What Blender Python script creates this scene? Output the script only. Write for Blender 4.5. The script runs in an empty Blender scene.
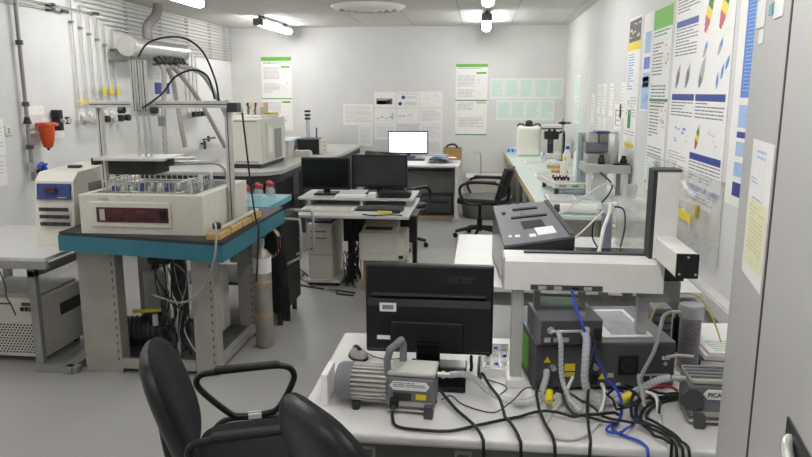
import bpy, bmesh, math, random
from mathutils import Vector, Matrix
random.seed(7)
PI = math.pi
SC = bpy.context.scene
COL = SC.collection

# ------------------------------------------------------------------ camera, world, exposure
cam_d = bpy.data.cameras.new('camera')
cam_d.sensor_width = 36.0
cam_d.lens = 36.0 * 700.0 / 812.0
cam = bpy.data.objects.new('camera', cam_d)
cam.location = (0, 0, 1.7)
cam.rotation_euler = (math.radians(90 - 11.0), 0, math.radians(6.1))
COL.objects.link(cam)
SC.camera = cam
wd = bpy.data.worlds.new('world'); SC.world = wd; wd.use_nodes = True
wd.node_tree.nodes['Background'].inputs[0].default_value = (.8, .85, 1, 1)
wd.node_tree.nodes['Background'].inputs[1].default_value = .05
LAMP = 23.0          # emission of the fluorescent diffusers
SC.view_settings.view_transform = 'Standard'
SC.view_settings.look = 'None'
SC.view_settings.gamma = 1.0
SC.view_settings.use_curve_mapping = False
SC.view_settings.exposure = 0.56

# ------------------------------------------------------------------ materials
def lin(h):
    h = h.lstrip('#')
    o = []
    for i in (0, 2, 4):
        c = int(h[i:i+2], 16) / 255
        o.append(c / 12.92 if c <= .04045 else ((c + .055) / 1.055) ** 2.4)
    return o
M = {}
def mat(name, hexc, rough=.5, metal=0., var=.06, scale=25., bump=0., bscale=None, emit=0., trans=0., alpha=1., coat=0., tint=None):
    m = bpy.data.materials.new(name); m.use_nodes = True
    nt = m.node_tree; N = nt.nodes; L = nt.links
    b = N['Principled BSDF']
    c = lin(hexc)
    b.inputs['Base Color'].default_value = (*c, 1)
    b.inputs['Roughness'].default_value = rough
    b.inputs['Metallic'].default_value = metal
    b.inputs['Coat Weight'].default_value = coat
    b.inputs['Transmission Weight'].default_value = trans
    b.inputs['Alpha'].default_value = alpha
    tc = N.new('ShaderNodeTexCoord')
    if var > 0 and not emit:
        no = N.new('ShaderNodeTexNoise'); no.inputs['Scale'].default_value = scale
        no.inputs['Detail'].default_value = 5
        L.new(tc.outputs['Object'], no.inputs['Vector'])
        r = N.new('ShaderNodeValToRGB')
        lo = [x * (1 - var * 1.6) for x in c]; hi = [min(1, x * (1 + var)) for x in c]
        if tint: hi = lin(tint)
        r.color_ramp.elements[0].position = .3; r.color_ramp.elements[1].position = .72
        r.color_ramp.elements[0].color = (*lo, 1); r.color_ramp.elements[1].color = (*hi, 1)
        L.new(no.outputs['Fac'], r.inputs['Fac'])
        L.new(r.outputs['Color'], b.inputs['Base Color'])
    if bump > 0:
        n2 = N.new('ShaderNodeTexNoise'); n2.inputs['Scale'].default_value = bscale or scale * 4
        n2.inputs['Detail'].default_value = 4
        L.new(tc.outputs['Object'], n2.inputs['Vector'])
        bp = N.new('ShaderNodeBump'); bp.inputs['Strength'].default_value = bump; bp.inputs['Distance'].default_value = .01
        L.new(n2.outputs['Fac'], bp.inputs['Height']); L.new(bp.outputs['Normal'], b.inputs['Normal'])
    if emit:
        b.inputs['Emission Color'].default_value = (*c, 1)
        b.inputs['Emission Strength'].default_value = emit
    M[name] = m
    return m

mat('wall', 'd7d6d3', .8, var=.025, scale=3, bump=.05, bscale=120)
mat('wall_grey', 'd7d6d3', .8, var=.025, scale=3, bump=.05, bscale=120)
mat('ceiling_dark', '6e6c68', .9)
mat('ceiling_tile', 'd2d0cb', .85, var=.04, scale=60, bump=.15, bscale=300)
mat('floor', 'a5a39f', .38, var=.10, scale=160, bump=.02, bscale=200)
mat('white_plastic', 'e6e5e0', .4, var=.02)
mat('off_white', 'd6d3c8', .45, var=.03)
mat('cream', 'd3cfc3', .5, var=.03)
mat('grey_table', 'c3c2bf', .45, var=.03)
mat('table_white', 'dcdad6', .4, var=.03, scale=6)
mat('light_grey', 'b4b3af', .5, var=.03)
mat('steel_grey', '8f8e8a', .45, var=.04)
mat('cabinet', 'bdbbb7', .42, var=.03, scale=400, bump=.03, bscale=500)
mat('cab_dark', '3a3632', .6)
mat('mid_grey', '75757a', .5, var=.04)
mat('dark_grey', '4a4a4d', .5, var=.05)
mat('charcoal', '333336', .5, var=.06)
mat('black', '17171a', .45, var=.1)
mat('gloss_black', '0d0d10', .2, var=.05)
mat('rubber', '1b1b1c', .6, var=.1)
mat('fabric_black', '202023', .95, var=.35, scale=350, bump=.5, bscale=600)
mat('vinyl_black', '1c1c1f', .38, var=.1)
mat('aluminium', 'c9c8c3', .4, .3, var=.05)
mat('silver', 'cfcec9', .3, .6, var=.05)
mat('galvanised', 'c4c4c0', .32, .6, var=.08, scale=12)
mat('frame_metal', 'a39f96', .45, .15, var=.06, scale=8)
mat('steel_rust', 'b0aaa0', .42, .4, var=.12, scale=10)
mat('teal', '2a6f7f', .5, var=.07, scale=12)
mat('teal_light', '5fa3ad', .45, var=.08, scale=12)
mat('bench_black', '2b2a2e', .55, var=.15, scale=14)
mat('maroon', '4a1f24', .45, var=.05)
mat('led_red', '7a2224', .4)
mat('panel_blue', '343f78', .45, var=.05)
mat('navy', '2a3f94', .5, var=.04)
mat('blue', '2c50c0', .45, var=.05)
mat('pale_blue', 'a9c4e6', .7, var=.05)
mat('poster_blue', '628cd0', .7, var=.04)
mat('orange', 'd2501c', .45, var=.05)
mat('yellow', 'e6cf26', .5, var=.04)
mat('yellow_dim', 'c9b552', .6, var=.06)
mat('green', '6cb83c', .6, var=.06)
mat('green_dark', '3f8a3a', .6, var=.06)
mat('red', 'b5202c', .4, var=.05)
mat('paper', 'eeece8', .85, var=.015)
mat('paper_edge', 'd8d6d0', .9, var=.15, scale=300)
mat('paper_green', 'dcebe0', .85, var=.02)
mat('paper_yellow', 'e6e5bd', .85, var=.05, scale=60)
mat('ink', '85858a', .9, var=.1)
mat('ink_light', 'b5b5b8', .9, var=.1)
mat('ink_green', 'b4cfbd', .9, var=.05)
mat('cardboard', 'b08d5a', .85, var=.08, scale=20)
mat('wood', 'c9a566', .6, var=.12, scale=9)
mat('wood_pale', 'cbbf98', .6, var=.08, scale=9)
mat('bench_glass', 'd9e6df', .22, var=.03, scale=5)
mat('brown_glass', '3a2418', .15, var=.1)
mat('flue', '8d8a86', .6, var=.08)
mat('pipe', 'c4c3bf', .4, .2)
mat('hose_grey', 'a9a6a0', .6, var=.06)
mat('cable_white', 'd5d3cc', .5)
mat('cable_grey', '9a9996', .5)
mat('cable_blue', '2c48b8', .45)
mat('cable_yellow', 'c8bb62', .5)
mat('jug', 'eceadf', .5, var=.02)
mat('column_grey', 'b3c0c6', .4, var=.04)
mat('bottle_blue', 'b9d4e8', .3, var=.05)
mat('granules', '6b4660', .7, var=.5, scale=170, bump=.8, bscale=260, tint='a07e98')
mat('granules_blue', '7d86b8', .7, var=.5, scale=170, bump=.8, bscale=260)
mat('speckle', '8a8a88', .6, var=.9, scale=120, tint='303030')
mat('copper', 'b5653a', .35, .8)
mat('terracotta', 'c98a63', .6, var=.1)
mat('lamp', 'ffffff', emit=LAMP)
mat('screen', 'f4f7ff', emit=1.15)
mat('bin_grey', '7f7f7c', .55, var=.06)
mat('pump_fins', 'c6c4bc', .4, .3, var=.05)
mat('beige', 'd9c7b2', .6, var=.08)

def clear_mat(name, hexc, a, rough=.12):
    m = bpy.data.materials.new(name); m.use_nodes = True
    nt = m.node_tree; N = nt.nodes; L = nt.links
    b = N['Principled BSDF']; b.inputs['Base Color'].default_value = (*lin(hexc), 1)
    b.inputs['Roughness'].default_value = rough
    t = N.new('ShaderNodeBsdfTransparent'); x = N.new('ShaderNodeMixShader')
    no = N.new('ShaderNodeTexNoise'); no.inputs['Scale'].default_value = 9
    tc = N.new('ShaderNodeTexCoord'); L.new(tc.outputs['Object'], no.inputs['Vector'])
    mr = N.new('ShaderNodeMapRange'); mr.inputs['To Min'].default_value = a * .6; mr.inputs['To Max'].default_value = a * 1.4
    L.new(no.outputs['Fac'], mr.inputs['Value']); L.new(mr.outputs['Result'], x.inputs[0])
    L.new(t.outputs[0], x.inputs[1]); L.new(b.outputs[0], x.inputs[2])
    L.new(x.outputs[0], N['Material Output'].inputs['Surface'])
    M[name] = m
clear_mat('clear', 'dfe4e4', .28)
clear_mat('clear_bag', 'e4e4de', .36, .15)
clear_mat('clear_hose', 'e0e3e6', .45, .2)
clear_mat('clear_blue', 'c3d2ea', .45)
clear_mat('clear_lid', 'c8cdcf', .5)

# ------------------------------------------------------------------ mesh builder
def catmull(pts, k=6, closed=False):
    P = [Vector(p) for p in pts]
    if len(P) < 3: return P
    out = []; n = len(P)
    rng = range(n) if closed else range(n - 1)
    for i in rng:
        if closed: a, b, c, d = P[(i-1) % n], P[i], P[(i+1) % n], P[(i+2) % n]
        else: a, b, c, d = P[max(i-1, 0)], P[i], P[i+1], P[min(i+2, n-1)]
        for j in range(k):
            t = j / k
            out.append(.5 * ((2*b) + (c-a)*t + (2*a-5*b+4*c-d)*t*t + (3*b-a-3*c+d)*t*t*t))
    if not closed: out.append(P[-1])
    return out

class MB:
    def __init__(s): s.v = []; s.f = []; s.m = []; s.s = []
    def _add(s, vs, fs, mi=0, sm=False):
        o = len(s.v); s.v += [tuple(x) for x in vs]
        for f in fs:
            s.f.append([o + i for i in f]); s.m.append(mi); s.s.append(sm)
        return s
    def box(s, x0, x1, y0, y1, z0, z1, b=0., mi=0, seg=2):
        if b > 0:
            bm = bmesh.new(); bmesh.ops.create_cube(bm, size=1)
            for q in bm.verts:
                q.co = (x0 + (q.co.x + .5) * (x1-x0), y0 + (q.co.y + .5) * (y1-y0), z0 + (q.co.z + .5) * (z1-z0))
            b = min(b, .45 * min(abs(x1-x0), abs(y1-y0), abs(z1-z0)))
            bmesh.ops.bevel(bm, geom=bm.edges[:], offset=b, segments=seg, affect='EDGES', profile=.5)
            bm.verts.index_update()
            s._add([q.co.copy() for q in bm.verts], [[q.index for q in f.verts] for f in bm.faces], mi, False)
            bm.free(); return s
        vs = [(x, y, z) for z in (z0, z1) for y in (y0, y1) for x in (x0, x1)]
        return s._add(vs, [(0,2,3,1), (4,5,7,6), (0,1,5,4), (2,6,7,3), (0,4,6,2), (1,3,7,5)], mi)
    def hexa(s, p, mi=0):   # 8 points: bottom 4 ccw, top 4 ccw
        return s._add(p, [(3,2,1,0), (4,5,6,7), (0,1,5,4), (1,2,6,5), (2,3,7,6), (3,0,4,7)], mi)
    def prism(s, poly, z0, z1, axis='z', mi=0, sm=False):
        n = len(poly)
        def P(a, b, c): return {'z': (a, b, c), 'x': (c, a, b), 'y': (a, c, b)}[axis]
        vs = [P(a, b, z0) for a, b in poly] + [P(a, b, z1) for a, b in poly]
        s._add(vs, [list(range(n))[::-1], list(range(n, 2*n))], mi)
        return s._add(vs, [(i, (i+1) % n, n + (i+1) % n, n + i) for i in range(n)], mi, sm)
    def cyl(s, p0, p1, r0, r1=None, n=14, mi=0, cap=True):
        r1 = r0 if r1 is None else r1
        p0 = Vector(p0); p1 = Vector(p1); d = (p1 - p0).normalized()
        a = d.orthogonal().normalized(); b = d.cross(a)
        vs = []
        for p, r in ((p0, r0), (p1, r1)):
            vs += [p + r * (math.cos(2*PI*i/n) * a + math.sin(2*PI*i/n) * b) for i in range(n)]
        s._add(vs, [(i, (i+1) % n, n + (i+1) % n, n + i) for i in range(n)], mi, True)
        if cap: s._add(vs, [list(range(n))[::-1], list(range(n, 2*n))], mi)
        return s
    def tube(s, pts, r, n=8, mi=0, k=6, smooth=True, closed=False):
        P = catmull(pts, k, closed) if smooth else [Vector(p) for p in pts]
        rr = r if callable(r) else (lambda t: r)
        m = len(P); vs = []; up = None
        for i, p in enumerate(P):
            if closed: d = P[(i+1) % m] - P[i-1]
            else: d = P[min(i+1, m-1)] - P[max(i-1, 0)]
            if d.length < 1e-9: d = Vector((0, 0, 1))
            d.normalize()
            if up is None: up = d.orthogonal().normalized()
            up = (up - d * up.dot(d))
            if up.length < 1e-6: up = d.orthogonal()
            up.normalize(); w = d.cross(up)
            q = rr(i / max(1, m-1))
            vs += [p + q * (math.cos(2*PI*j/n) * up + math.sin(2*PI*j/n) * w) for j in range(n)]
        fs = []
        for i in range(m if closed else m-1):
            for j in range(n):
                fs.append((i*n + j, i*n + (j+1) % n, ((i+1) % m)*n + (j+1) % n, ((i+1) % m)*n + j))
        s._add(vs, fs, mi, True)
        if not closed: s._add(vs, [list(range(n))[::-1], list(range((m-1)*n, m*n))], mi)
        return s
    def lathe(s, prof, c=(0, 0, 0), n=20, mi=0, sm=True, axis='z'):
        vs = []; k = len(prof)
        for r, z in prof:
            for j in range(n):
                a = 2*PI*j/n; x, y = r * math.cos(a), r * math.sin(a)
                q = {'z': (x, y, z), 'x': (z, x, y), 'y': (x, z, y)}[axis]
                vs.append((c[0]+q[0], c[1]+q[1], c[2]+q[2]))
        fs = [(i*n + j, i*n + (j+1) % n, (i+1)*n + (j+1) % n, (i+1)*n + j) for i in range(k-1) for j in range(n)]
        s._add(vs, fs, mi, sm)
        return s._add(vs, [list(range(n))[::-1], list(range((k-1)*n, k*n))], mi)
    def quad(s, a, b, c, d, mi=0): return s._add([a, b, c, d], [(0, 1, 2, 3)], mi)
    def grid(s, fn, nu, nv, mi=0, sm=True):
        vs = [fn(i / nu, j / nv) for j in range(nv+1) for i in range(nu+1)]
        fs = [(j*(nu+1)+i, j*(nu+1)+i+1, (j+1)*(nu+1)+i+1, (j+1)*(nu+1)+i) for j in range(nv) for i in range(nu)]
        return s._add(vs, fs, mi, sm)
    def build(s, name, mats, parent=None, w=False, label=None):
        me = bpy.data.meshes.new(name)
        vs = s.v
        if w and parent is not None:
            l = parent['_loc']; vs = [(a-l[0], b-l[1], c-l[2]) for a, b, c in vs]
        org = None
        if parent is None:      # origin at the base of a one-mesh thing
            xs = [q[0] for q in vs]; ys = [q[1] for q in vs]; zs = [q[2] for q in vs]
            org = ((min(xs)+max(xs))/2, (min(ys)+max(ys))/2, min(zs))
            vs = [(a-org[0], b-org[1], c-org[2]) for a, b, c in vs]
        me.from_pydata(vs, [], s.f)
        if isinstance(mats, str): mats = [mats]
        for q in mats: me.materials.append(M[q])
        me.polygons.foreach_set('material_index', [min(i, len(mats)-1) for i in s.m])
        me.polygons.foreach_set('use_smooth', s.s)
        bm = bmesh.new(); bm.from_mesh(me); bmesh.ops.recalc_face_normals(bm, faces=bm.faces[:]); bm.to_mesh(me); bm.free()
        me.update()
        o = bpy.data.objects.new(name, me); COL.objects.link(o)
        if parent is not None: o.parent = parent
        else: o.location = org
        if label: o['label'] = label
        return o

ROOTS = []
def thing(name, label, cat, loc=(0, 0, 0), rz=0., group=None):
    o = bpy.data.objects.new(name, None); COL.objects.link(o)
    o.empty_display_size = .05
    o.location = loc; o.rotation_euler = (0, 0, rz)
    o['label'] = label; o['category'] = cat; o['_loc'] = list(loc)
    if group: o['group'] = group
    ROOTS.append(o)
    return o
def tag(o, label, cat, group=None, kind=None):
    o['label'] = label; o['category'] = cat
    if group: o['group'] = group
    if kind: o['kind'] = kind
    return o
def struct(o, label=None, cat=None):
    o['kind'] = 'structure'
    if label: o['label'] = label
    if cat: o['category'] = cat
    return o
def dup(root, loc, rz=0., label=None, group=None):
    r = root.copy(); COL.objects.link(r); r.location = loc; r.rotation_euler = (0, 0, rz)
    if label: r['label'] = label
    if group: r['group'] = group
    for ch in list(root.children):
        c = ch.copy(); COL.objects.link(c); c.parent = r
        for g in list(ch.children):
            q = g.copy(); COL.objects.link(q); q.parent = c
    return r
def bx(name, m, parent, x0, x1, y0, y1, z0, z1, b=0., w=False, label=None):
    return MB().box(x0, x1, y0, y1, z0, z1, b).build(name, m, parent, w, label)
def text_mesh(name, body, size, m, parent, loc, rot=(PI/2, 0, 0), align='LEFT', bold=False, sx=1.):
    cu = bpy.data.curves.new(name, 'FONT'); cu.body = body; cu.size = size; cu.align_x = align; cu.extrude = .0004
    if bold: cu.offset = size * .02
    t = bpy.data.objects.new(name + '_tmp', cu); COL.objects.link(t)
    dg = bpy.context.evaluated_depsgraph_get()
    me = bpy.data.meshes.new_from_object(t.evaluated_get(dg))
    bpy.data.objects.remove(t); bpy.data.curves.remove(cu)
    me.materials.clear(); me.materials.append(M[m])
    o = bpy.data.objects.new(name, me); COL.objects.link(o)
    o.parent = parent; o.location = loc; o.rotation_euler = rot; o.scale = (sx, 1, 1)
    return o
LAID = []      # sampled points of cables already laid: (x, y, z, r)
def lay(pts, r, k=12, floor=None):
    """a cable that lies over the cables laid before it"""
    P = catmull(pts, k); n = len(P)
    near = [q for q in LAID if q[2] < .775]
    for it in range(3):
        lift = [0.] * n
        for i, p in enumerate(P):
            for (x, y, z, r2) in near:
                d2 = (x-p.x)**2 + (y-p.y)**2; R = (r + r2) * 1.12
                if d2 < R*R and abs(z-p.z) < R: lift[i] = max(lift[i], z + R - p.z)
        if max(lift) <= 0: break
        for i in range(n):
            s = 0.
            for j in range(max(0, i-8), min(n, i+9)):
                if lift[j] > 0: s = max(s, lift[j] * (1 - (abs(i-j)/9)**2))
            P[i] = P[i] + Vector((0, 0, min(s, .016)))
    LAID.extend((p.x, p.y, p.z, r) for p in P)
    return P
def clear_of(pts, r, k=16):
    P = catmull(pts, k)
    for p in P:
        for (x, y, z, r2) in LAID:
            if (x-p.x)**2 + (y-p.y)**2 + (z-p.z)**2 < ((r + r2)*1.6)**2: return None
    return P
def cable(name, pts, r, m, label, cat='cable', group=None, n=8, k=6, over=False):
    if over: b = MB().tube(lay(pts, r), r, n=n, smooth=False)
    else: b = MB().tube(pts, r, n=n, k=k)
    return tag(b.build(name, m), label, cat, group)
# print on a sheet: local x = right, z = up, -y = towards the viewer
def lines(b, u0, v0, u1, v1, pitch, mi, fill=.36, e=.0008):
    v = v1
    while v - pitch > v0:
        u = u0; end = u1 if random.random() > .18 else u0 + (u1-u0) * random.uniform(.4, .9)
        while u < end - pitch:
            l = random.uniform(2, 7) * pitch
            uu = min(end, u + l)
            b.quad((u, -e, v - pitch*fill), (uu, -e, v - pitch*fill), (uu, -e, v), (u, -e, v), mi)
            u = uu + pitch * .45
        v -= pitch
def rect(b, u0, v0, u1, v1, mi, e=.0007):
    b.quad((u0, -e, v0), (u1, -e, v0), (u1, -e, v1), (u0, -e, v1), mi)
# ------------------------------------------------------------------ the room
XL, XR, YB, YF, ZC = -4.0, 1.27, 11.1, -2.2, 2.7
fl = struct(bx('floor', 'floor', None, XL-.1, XR+.1, YF-.1, YB+.1, -.1, 0))
struct(bx('wall_left', 'wall', None, XL-.12, XL, YF, YB, 0, ZC+.1))
struct(bx('wall_right', 'wall_grey', None, XR, XR+.12, YF, YB, 0, ZC+.1))
struct(bx('wall_back', 'wall_grey', None, XL-.12, XR+.12, YB, YB+.12, 0, ZC+.1))
struct(bx('wall_front', 'wall', None, XL-.12, XR+.12, YF-.12, YF, 0, ZC+.1))
ceil = MB().box(XL-.1, XR+.1, YF-.1, YB+.1, ZC+.012, ZC+.12).build('ceiling', 'ceiling_dark')
struct(ceil)
jx = [XL] + [-3.25, -2.52, -1.78, -1.04, -.31, .41, 1.13] + [XR]
jy = [YF, -1.2, .85, 2.9, 4.95, 7.0, 9.05, YB]
pc = {}
for i in range(len(jx)-1):
    for j in range(len(jy)-1):
        w_, l_ = jx[i+1]-jx[i], jy[j+1]-jy[j]
        key = (round(w_, 3), round(l_, 3))
        if key not in pc:
            pc[key] = MB().box(.004, w_-.004, .004, l_-.004, 0, .016).build('ceiling_panel', 'ceiling_tile', ceil)
            o = pc[key]
        else:
            o = pc[key].copy(); COL.objects.link(o); o.parent = ceil
        o.location = (jx[i]-ceil.location.x, jy[j]-ceil.location.y, ZC-ceil.location.z)
struct(bx('baseboard_back', 'light_grey', None, XL, XR, YB-.015, YB, 0, .08))
struct(bx('baseboard_left', 'light_grey', None, XL, XL+.015, YF, YB-.02, 0, .08))
t = bx('trim_1', 'table_white', None, XR-.06, XR, 2.2, 4.7, .56, .66, .004)
struct(t)
bx('trunking_lid', 'white_plastic', t, -.038, -.03, -1.2, 1.2, .01, .09)

# ------------------------------------------------------------------ fluorescent battens
def batten(x, y0, y1, label):
    t = thing('ceiling_light', label, 'lamp', (x, (y0+y1)/2, ZC-.13), 0, 'fluorescent ceiling battens')
    L = (y1-y0)/2
    MB().prism([(-.055, .085), (-.05, .06), (.05, .06), (.055, .085)], -L, L, 'y').build('housing', 'light_grey', t)
    poly = [(-.05, .06)] + [(.062*math.cos(a), .045 + .05*math.sin(a)) for a in [PI + i*PI/8 for i in range(9)]] + [(.05, .06)]
    MB().prism(poly, -L+.03, L-.03, 'y', sm=True).build('diffuser', 'lamp', t)
    for s in (-1, 1):
        MB().box(-.066, .066, s*L-.03, s*L+.03, -.004, .088, .012).build('end_cap', 'mid_grey', t)
        MB().box(-.03, .03, s*L*.72-.02, s*L*.72+.02, .085, .13).build('bracket', 'mid_grey', t)
    MB().cyl((0, -L+.05, .085), (0, -L+.05, .13), .012).build('cable_gland', 'black', t)
    return t
batten(-2.95, 5.85, 7.35, 'lit fluorescent batten above the silver duct and wall pipes')
batten(-2.95, 9.3, 10.8, 'lit fluorescent batten by the back wall above the tall green-headed poster')
batten(.04, 9.05, 10.6, 'lit fluorescent batten by the back wall above the poster next to pale green sheets')
batten(.04, 6.1, 7.6, 'lit fluorescent batten over the white topped bench')
batten(-2.95, 2.4, 3.9, 'added fluorescent batten, out of view, over the teal edged table')  # this and next three: unseen, continue both rows, added to brighten the foreground
batten(.04, 3.15, 4.65, 'added fluorescent batten, out of view, over the grey slab instrument')
batten(-2.95, -1.05, .45, 'added fluorescent batten, out of view, over the bare floor near the front wall')
batten(.04, .2, 1.7, 'added fluorescent batten, out of view, over the front table and steel cabinet')
# round air diffuser
t = thing('air_diffuser', 'round white ceiling air diffuser with concentric rings', 'vent', (-1.36, 8.5, ZC))
for k, (r0, r1, z0, z1) in enumerate([(.44, .36, -.012, -.055), (.34, .27, -.02, -.06), (.25, .19, -.025, -.065), (.17, .11, -.03, -.07)]):
    MB().lathe([(r0, 0), (r0, z0), (r1, z1), (r1-.02, z1), (r0-.035, z0+.004), (r0-.035, 0)], n=40).build('ring', 'white_plastic', t)
MB().lathe([(.09, 0), (.09, -.03), (.05, -.06), (.001, -.062)], n=24).build('hub', 'silver', t)

# ------------------------------------------------------------------ paper on the walls
ROT = {'B': 0., 'R': -PI/2, 'L': PI/2}
def sheet_thing(name, label, cat, wall, u, z, w, h, fn, mats, sheet='paper', group=None, tilt=0.):
    """u = X of the left edge (back wall) or Y of the left edge as seen (side walls); z = bottom"""
    if wall == 'B': loc = (u, YB-.0005, z)
    elif wall == 'R': loc = (XR-.0005, u, z)
    else: loc = (XL+.0005, u, z)
    t = thing(name, label, cat, loc, ROT[wall], group)
    if tilt: t.rotation_euler = (0, tilt, ROT[wall])
    MB().box(0, w, -.003, 0, 0, h).build('sheet', sheet, t)
    b = MB(); fn(b, w, h)
    if b.v: 
        b.v = [(x, y-.003, zz) for x, y, zz in b.v]
        b.build('print', mats, t)['kind'] = 'stuff'
    return t
# generic figure: scatter of small blocks, curve, frame
def fig(b, u0, v0, u1, v1, mi, k=10):
    for _ in range(k):
        a = random.uniform(u0, u1); c = random.uniform(v0, v1)
        rect(b, a, c, min(u1, a + (u1-u0)*random.uniform(.05, .22)), min(v1, c + (v1-v0)*random.uniform(.03, .15)), mi, .0009)
def feather(b, u, v, L, ang, ms):
    n = 9
    for i in range(n):
        s = i / n; w = L * .2 * math.sin(PI * min(1, .15 + s*.9))
        a = (u + math.cos(ang)*L*s, v + math.sin(ang)*L*s); c = (u + math.cos(ang)*L*(s+1/n), v + math.sin(ang)*L*(s+1/n))
        nx, nz = -math.sin(ang)*w, math.cos(ang)*w
        b.quad((a[0]-nx, -.001, a[1]-nz), (c[0]-nx, -.001, c[1]-nz), (c[0]+nx, -.001, c[1]+nz), (a[0]+nx, -.001, a[1]+nz), ms[min(len(ms)-1, int(s*len(ms)))])

def green_poster(b, w, h):
    H = h*.43
    rect(b, 0, h-.06, w, h, 1)
    lines(b, .03, h-.12, w-.05, h-.075, .02, 0)
    for y1 in (h-.14, H-.03):
        lines(b, .03, y1-.22, w*.62, y1-.02, .019, 2); lines(b, .03, y1-.43, w*.62, y1-.27, .019, 2)
        rect(b, w*.66, y1-.03, w-.03, y1, 1); fig(b, w*.68, y1-.18, w-.06, y1-.06, 3, 6)
        fig(b, w*.68, y1-.38, w-.06, y1-.24, 4, 7)
    rect(b, 0, H, w, H+.014, 5)
sheet_thing('wall_poster', 'tall poster with a thick bright green header, on back wall beside the white instrument', 'poster', 'B', -3.5, 1.1, .49, 1.15, green_poster, ['ink', 'green', 'ink_light', 'beige', 'terracotta', 'green_dark'])
def green_poster2(b, w, h):
    rect(b, 0, h-.045, w, h, 1); lines(b, .03, h-.1, w-.1, h-.06, .02, 0)
    rect(b, w*.65, h-.15, w-.02, h-.12, 1)
    lines(b, .03, h-.36, w*.6, h-.17, .02, 2); fig(b, w*.64, h-.3, w-.05, h-.18, 3, 7)
    lines(b, .03, h*.58-.06, w*.6, h*.58+.07, .02, 2); fig(b, w*.64, h*.52, w-.05, h*.62, 4, 6)
    rect(b, 0, h*.485, w, h*.5, 5); rect(b, w*.65, h*.44, w-.02, h*.485, 3)
    lines(b, .03, h*.34, w*.6, h*.46, .02, 2)
    fig(b, w*.64, h*.36, w-.05, h*.44, 3, 6)
    for q in (0, 1): rect(b, .03+q*.0, h*.05, .033, h*.25, 2)
    rect(b, .03, h*.245, w-.03, h*.25, 2); lines(b, .05, h*.1, w-.05, h*.23, .022, 2); fig(b, .06, h*.07, w*.5, h*.15, 3, 6)
    rect(b, 0, 0, w, .014, 5)
sheet_thing('wall_poster', 'tall poster with thin green header and green foot line, beside pale green sheets', 'poster', 'B', -.41, 1.045, .49, 1.085, green_poster2, ['ink', 'green', 'ink_light', 'beige', 'terracotta', 'green_dark'])

def gsheet(b, w, h): 
    rect(b, .015, .015, w-.015, h-.02, 1); lines(b, .02, .03, w-.02, h-.03, .014, 0, .3)
GM = ['ink_green', 'paper_green']
up = ['next to the green poster', 'second from the green poster', 'third from the green poster', 'fourth from the green poster', 'last one by the wall corner']
for k in range(5):
    sheet_thing('paper_sheet', 'pale green printed sheet in upper row, ' + up[k], 'paper', 'B', .12+k*.223, 1.6, .215, .31, gsheet, GM, group='pale green sheets on the back wall')
lo = ['nearest the green poster', 'second from the green poster', 'third from the green poster', 'nearest the wall corner']
for k in range(4):
    sheet_thing('paper_sheet', 'pale green printed sheet in lower row, ' + lo[k], 'paper', 'B', .225+k*.222, 1.275, .215, .31, gsheet, GM, group='pale green sheets on the back wall')
for k, nm in enumerate(('lower', 'upper')):
    sheet_thing('paper_sheet', nm + ' of two pale green sheets on the side wall by the corner', 'paper', 'R', 10.05, 1.29+k*.325, .62, .31, gsheet, GM, group='pale green sheets by the wall corner')

IM = ['ink_light', 'charcoal', 'panel_blue', 'ink_green', 'ink']
def p_photo(b, w, h):
    rect(b, .03, .05, w-.05, h-.1, 0); rect(b, .04, .05, w*.6, .11, 1); rect(b, w*.62, .05, w*.75, h-.12, 4); rect(b, w*.78, .05, w-.06, .14, 1)
def p_circ(b, w, h):
    lines(b, .02, h-.05, w-.02, h-.02, .014, 0)
    for (x, z) in ((w*.3, h*.65), (w*.16, h*.25)):
        b._add([(x+.03*math.cos(a*PI/6), -.001, z+.03*math.sin(a*PI/6)) for a in range(12)], [list(range(12))], 2)
    lines(b, w*.42, h*.5, w*.95, h*.7, .02, 0); lines(b, w*.35, h*.1, w*.9, h*.35, .02, 0); rect(b, w*.72, h*.2, w*.78, h*.27, 3)
def p_text(b, w, h): lines(b, .03, .03, w-.03, h-.03, .02, 0, .25)
def p_flow(b, w, h):
    for k in range(4): rect(b, w*(.1+.2*k), h*(.3+.1*(k % 2)), w*(.22+.2*k), h*(.36+.1*(k % 2)), 4 if k % 2 else 0)
    rect(b, w*.8, h*.25, w*.9, h*.7, 3); lines(b, .03, h*.05, w-.03, h*.2, .02, 0, .2)
def p_arr(b, w, h):
    rect(b, .02, h*.5, w*.7, h*.52, 0); rect(b, w*.7, .02, w*.705, h-.02, 0); fig(b, w*.1, h*.2, w*.65, h*.8, 0, 6)
def p_sk(b, w, h):
    fig(b, w*.2, h*.4, w*.45, h*.85, 0, 8); fig(b, w*.6, h*.4, w*.8, h*.85, 0, 8)
PS = [('wide sheet of faint columns hung at the far end of the paper group', -2.19, 1.19, .48, .33, p_text),
      ('printed sheet with a dark photograph, top of the paper group', -1.69, 1.465, .34, .245, p_photo),
      ('printed sheet with two blue globes in the paper group', -1.335, 1.465, .355, .245, p_circ),
      ('white sheet with two grey sketches in the paper group', -.97, 1.465, .36, .25, p_sk),
      ('white sheet with a flow diagram under the photograph sheet', -1.69, 1.215, .34, .24, p_flow),
      ('white sheet with a cross of arrows under the globe sheet', -1.335, 1.215, .355, .24, p_arr),
      ('white sheet with faint text under the two grey sketches', -.97, 1.215, .36, .24, p_text),
      ('upright faint sheet hung lowest below the wide sheet', -1.95, .86, .225, .32, p_text),
      ('white sheet with faint text below the flow diagram', -1.69, .965, .34, .24, p_text),
      ('white sheet of faint text beside the lit monitor', -.97, .965, .36, .24, p_text),
      ('lowest white sheet half behind the lit monitor', -.86, .74, .25, .22, p_text)]
for lb, u, z, w_, h_, fn in PS:
    sheet_thing('paper_sheet', lb, 'paper', 'B', u, z, w_, h_, fn, IM, group='white sheets on the back wall')
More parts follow.
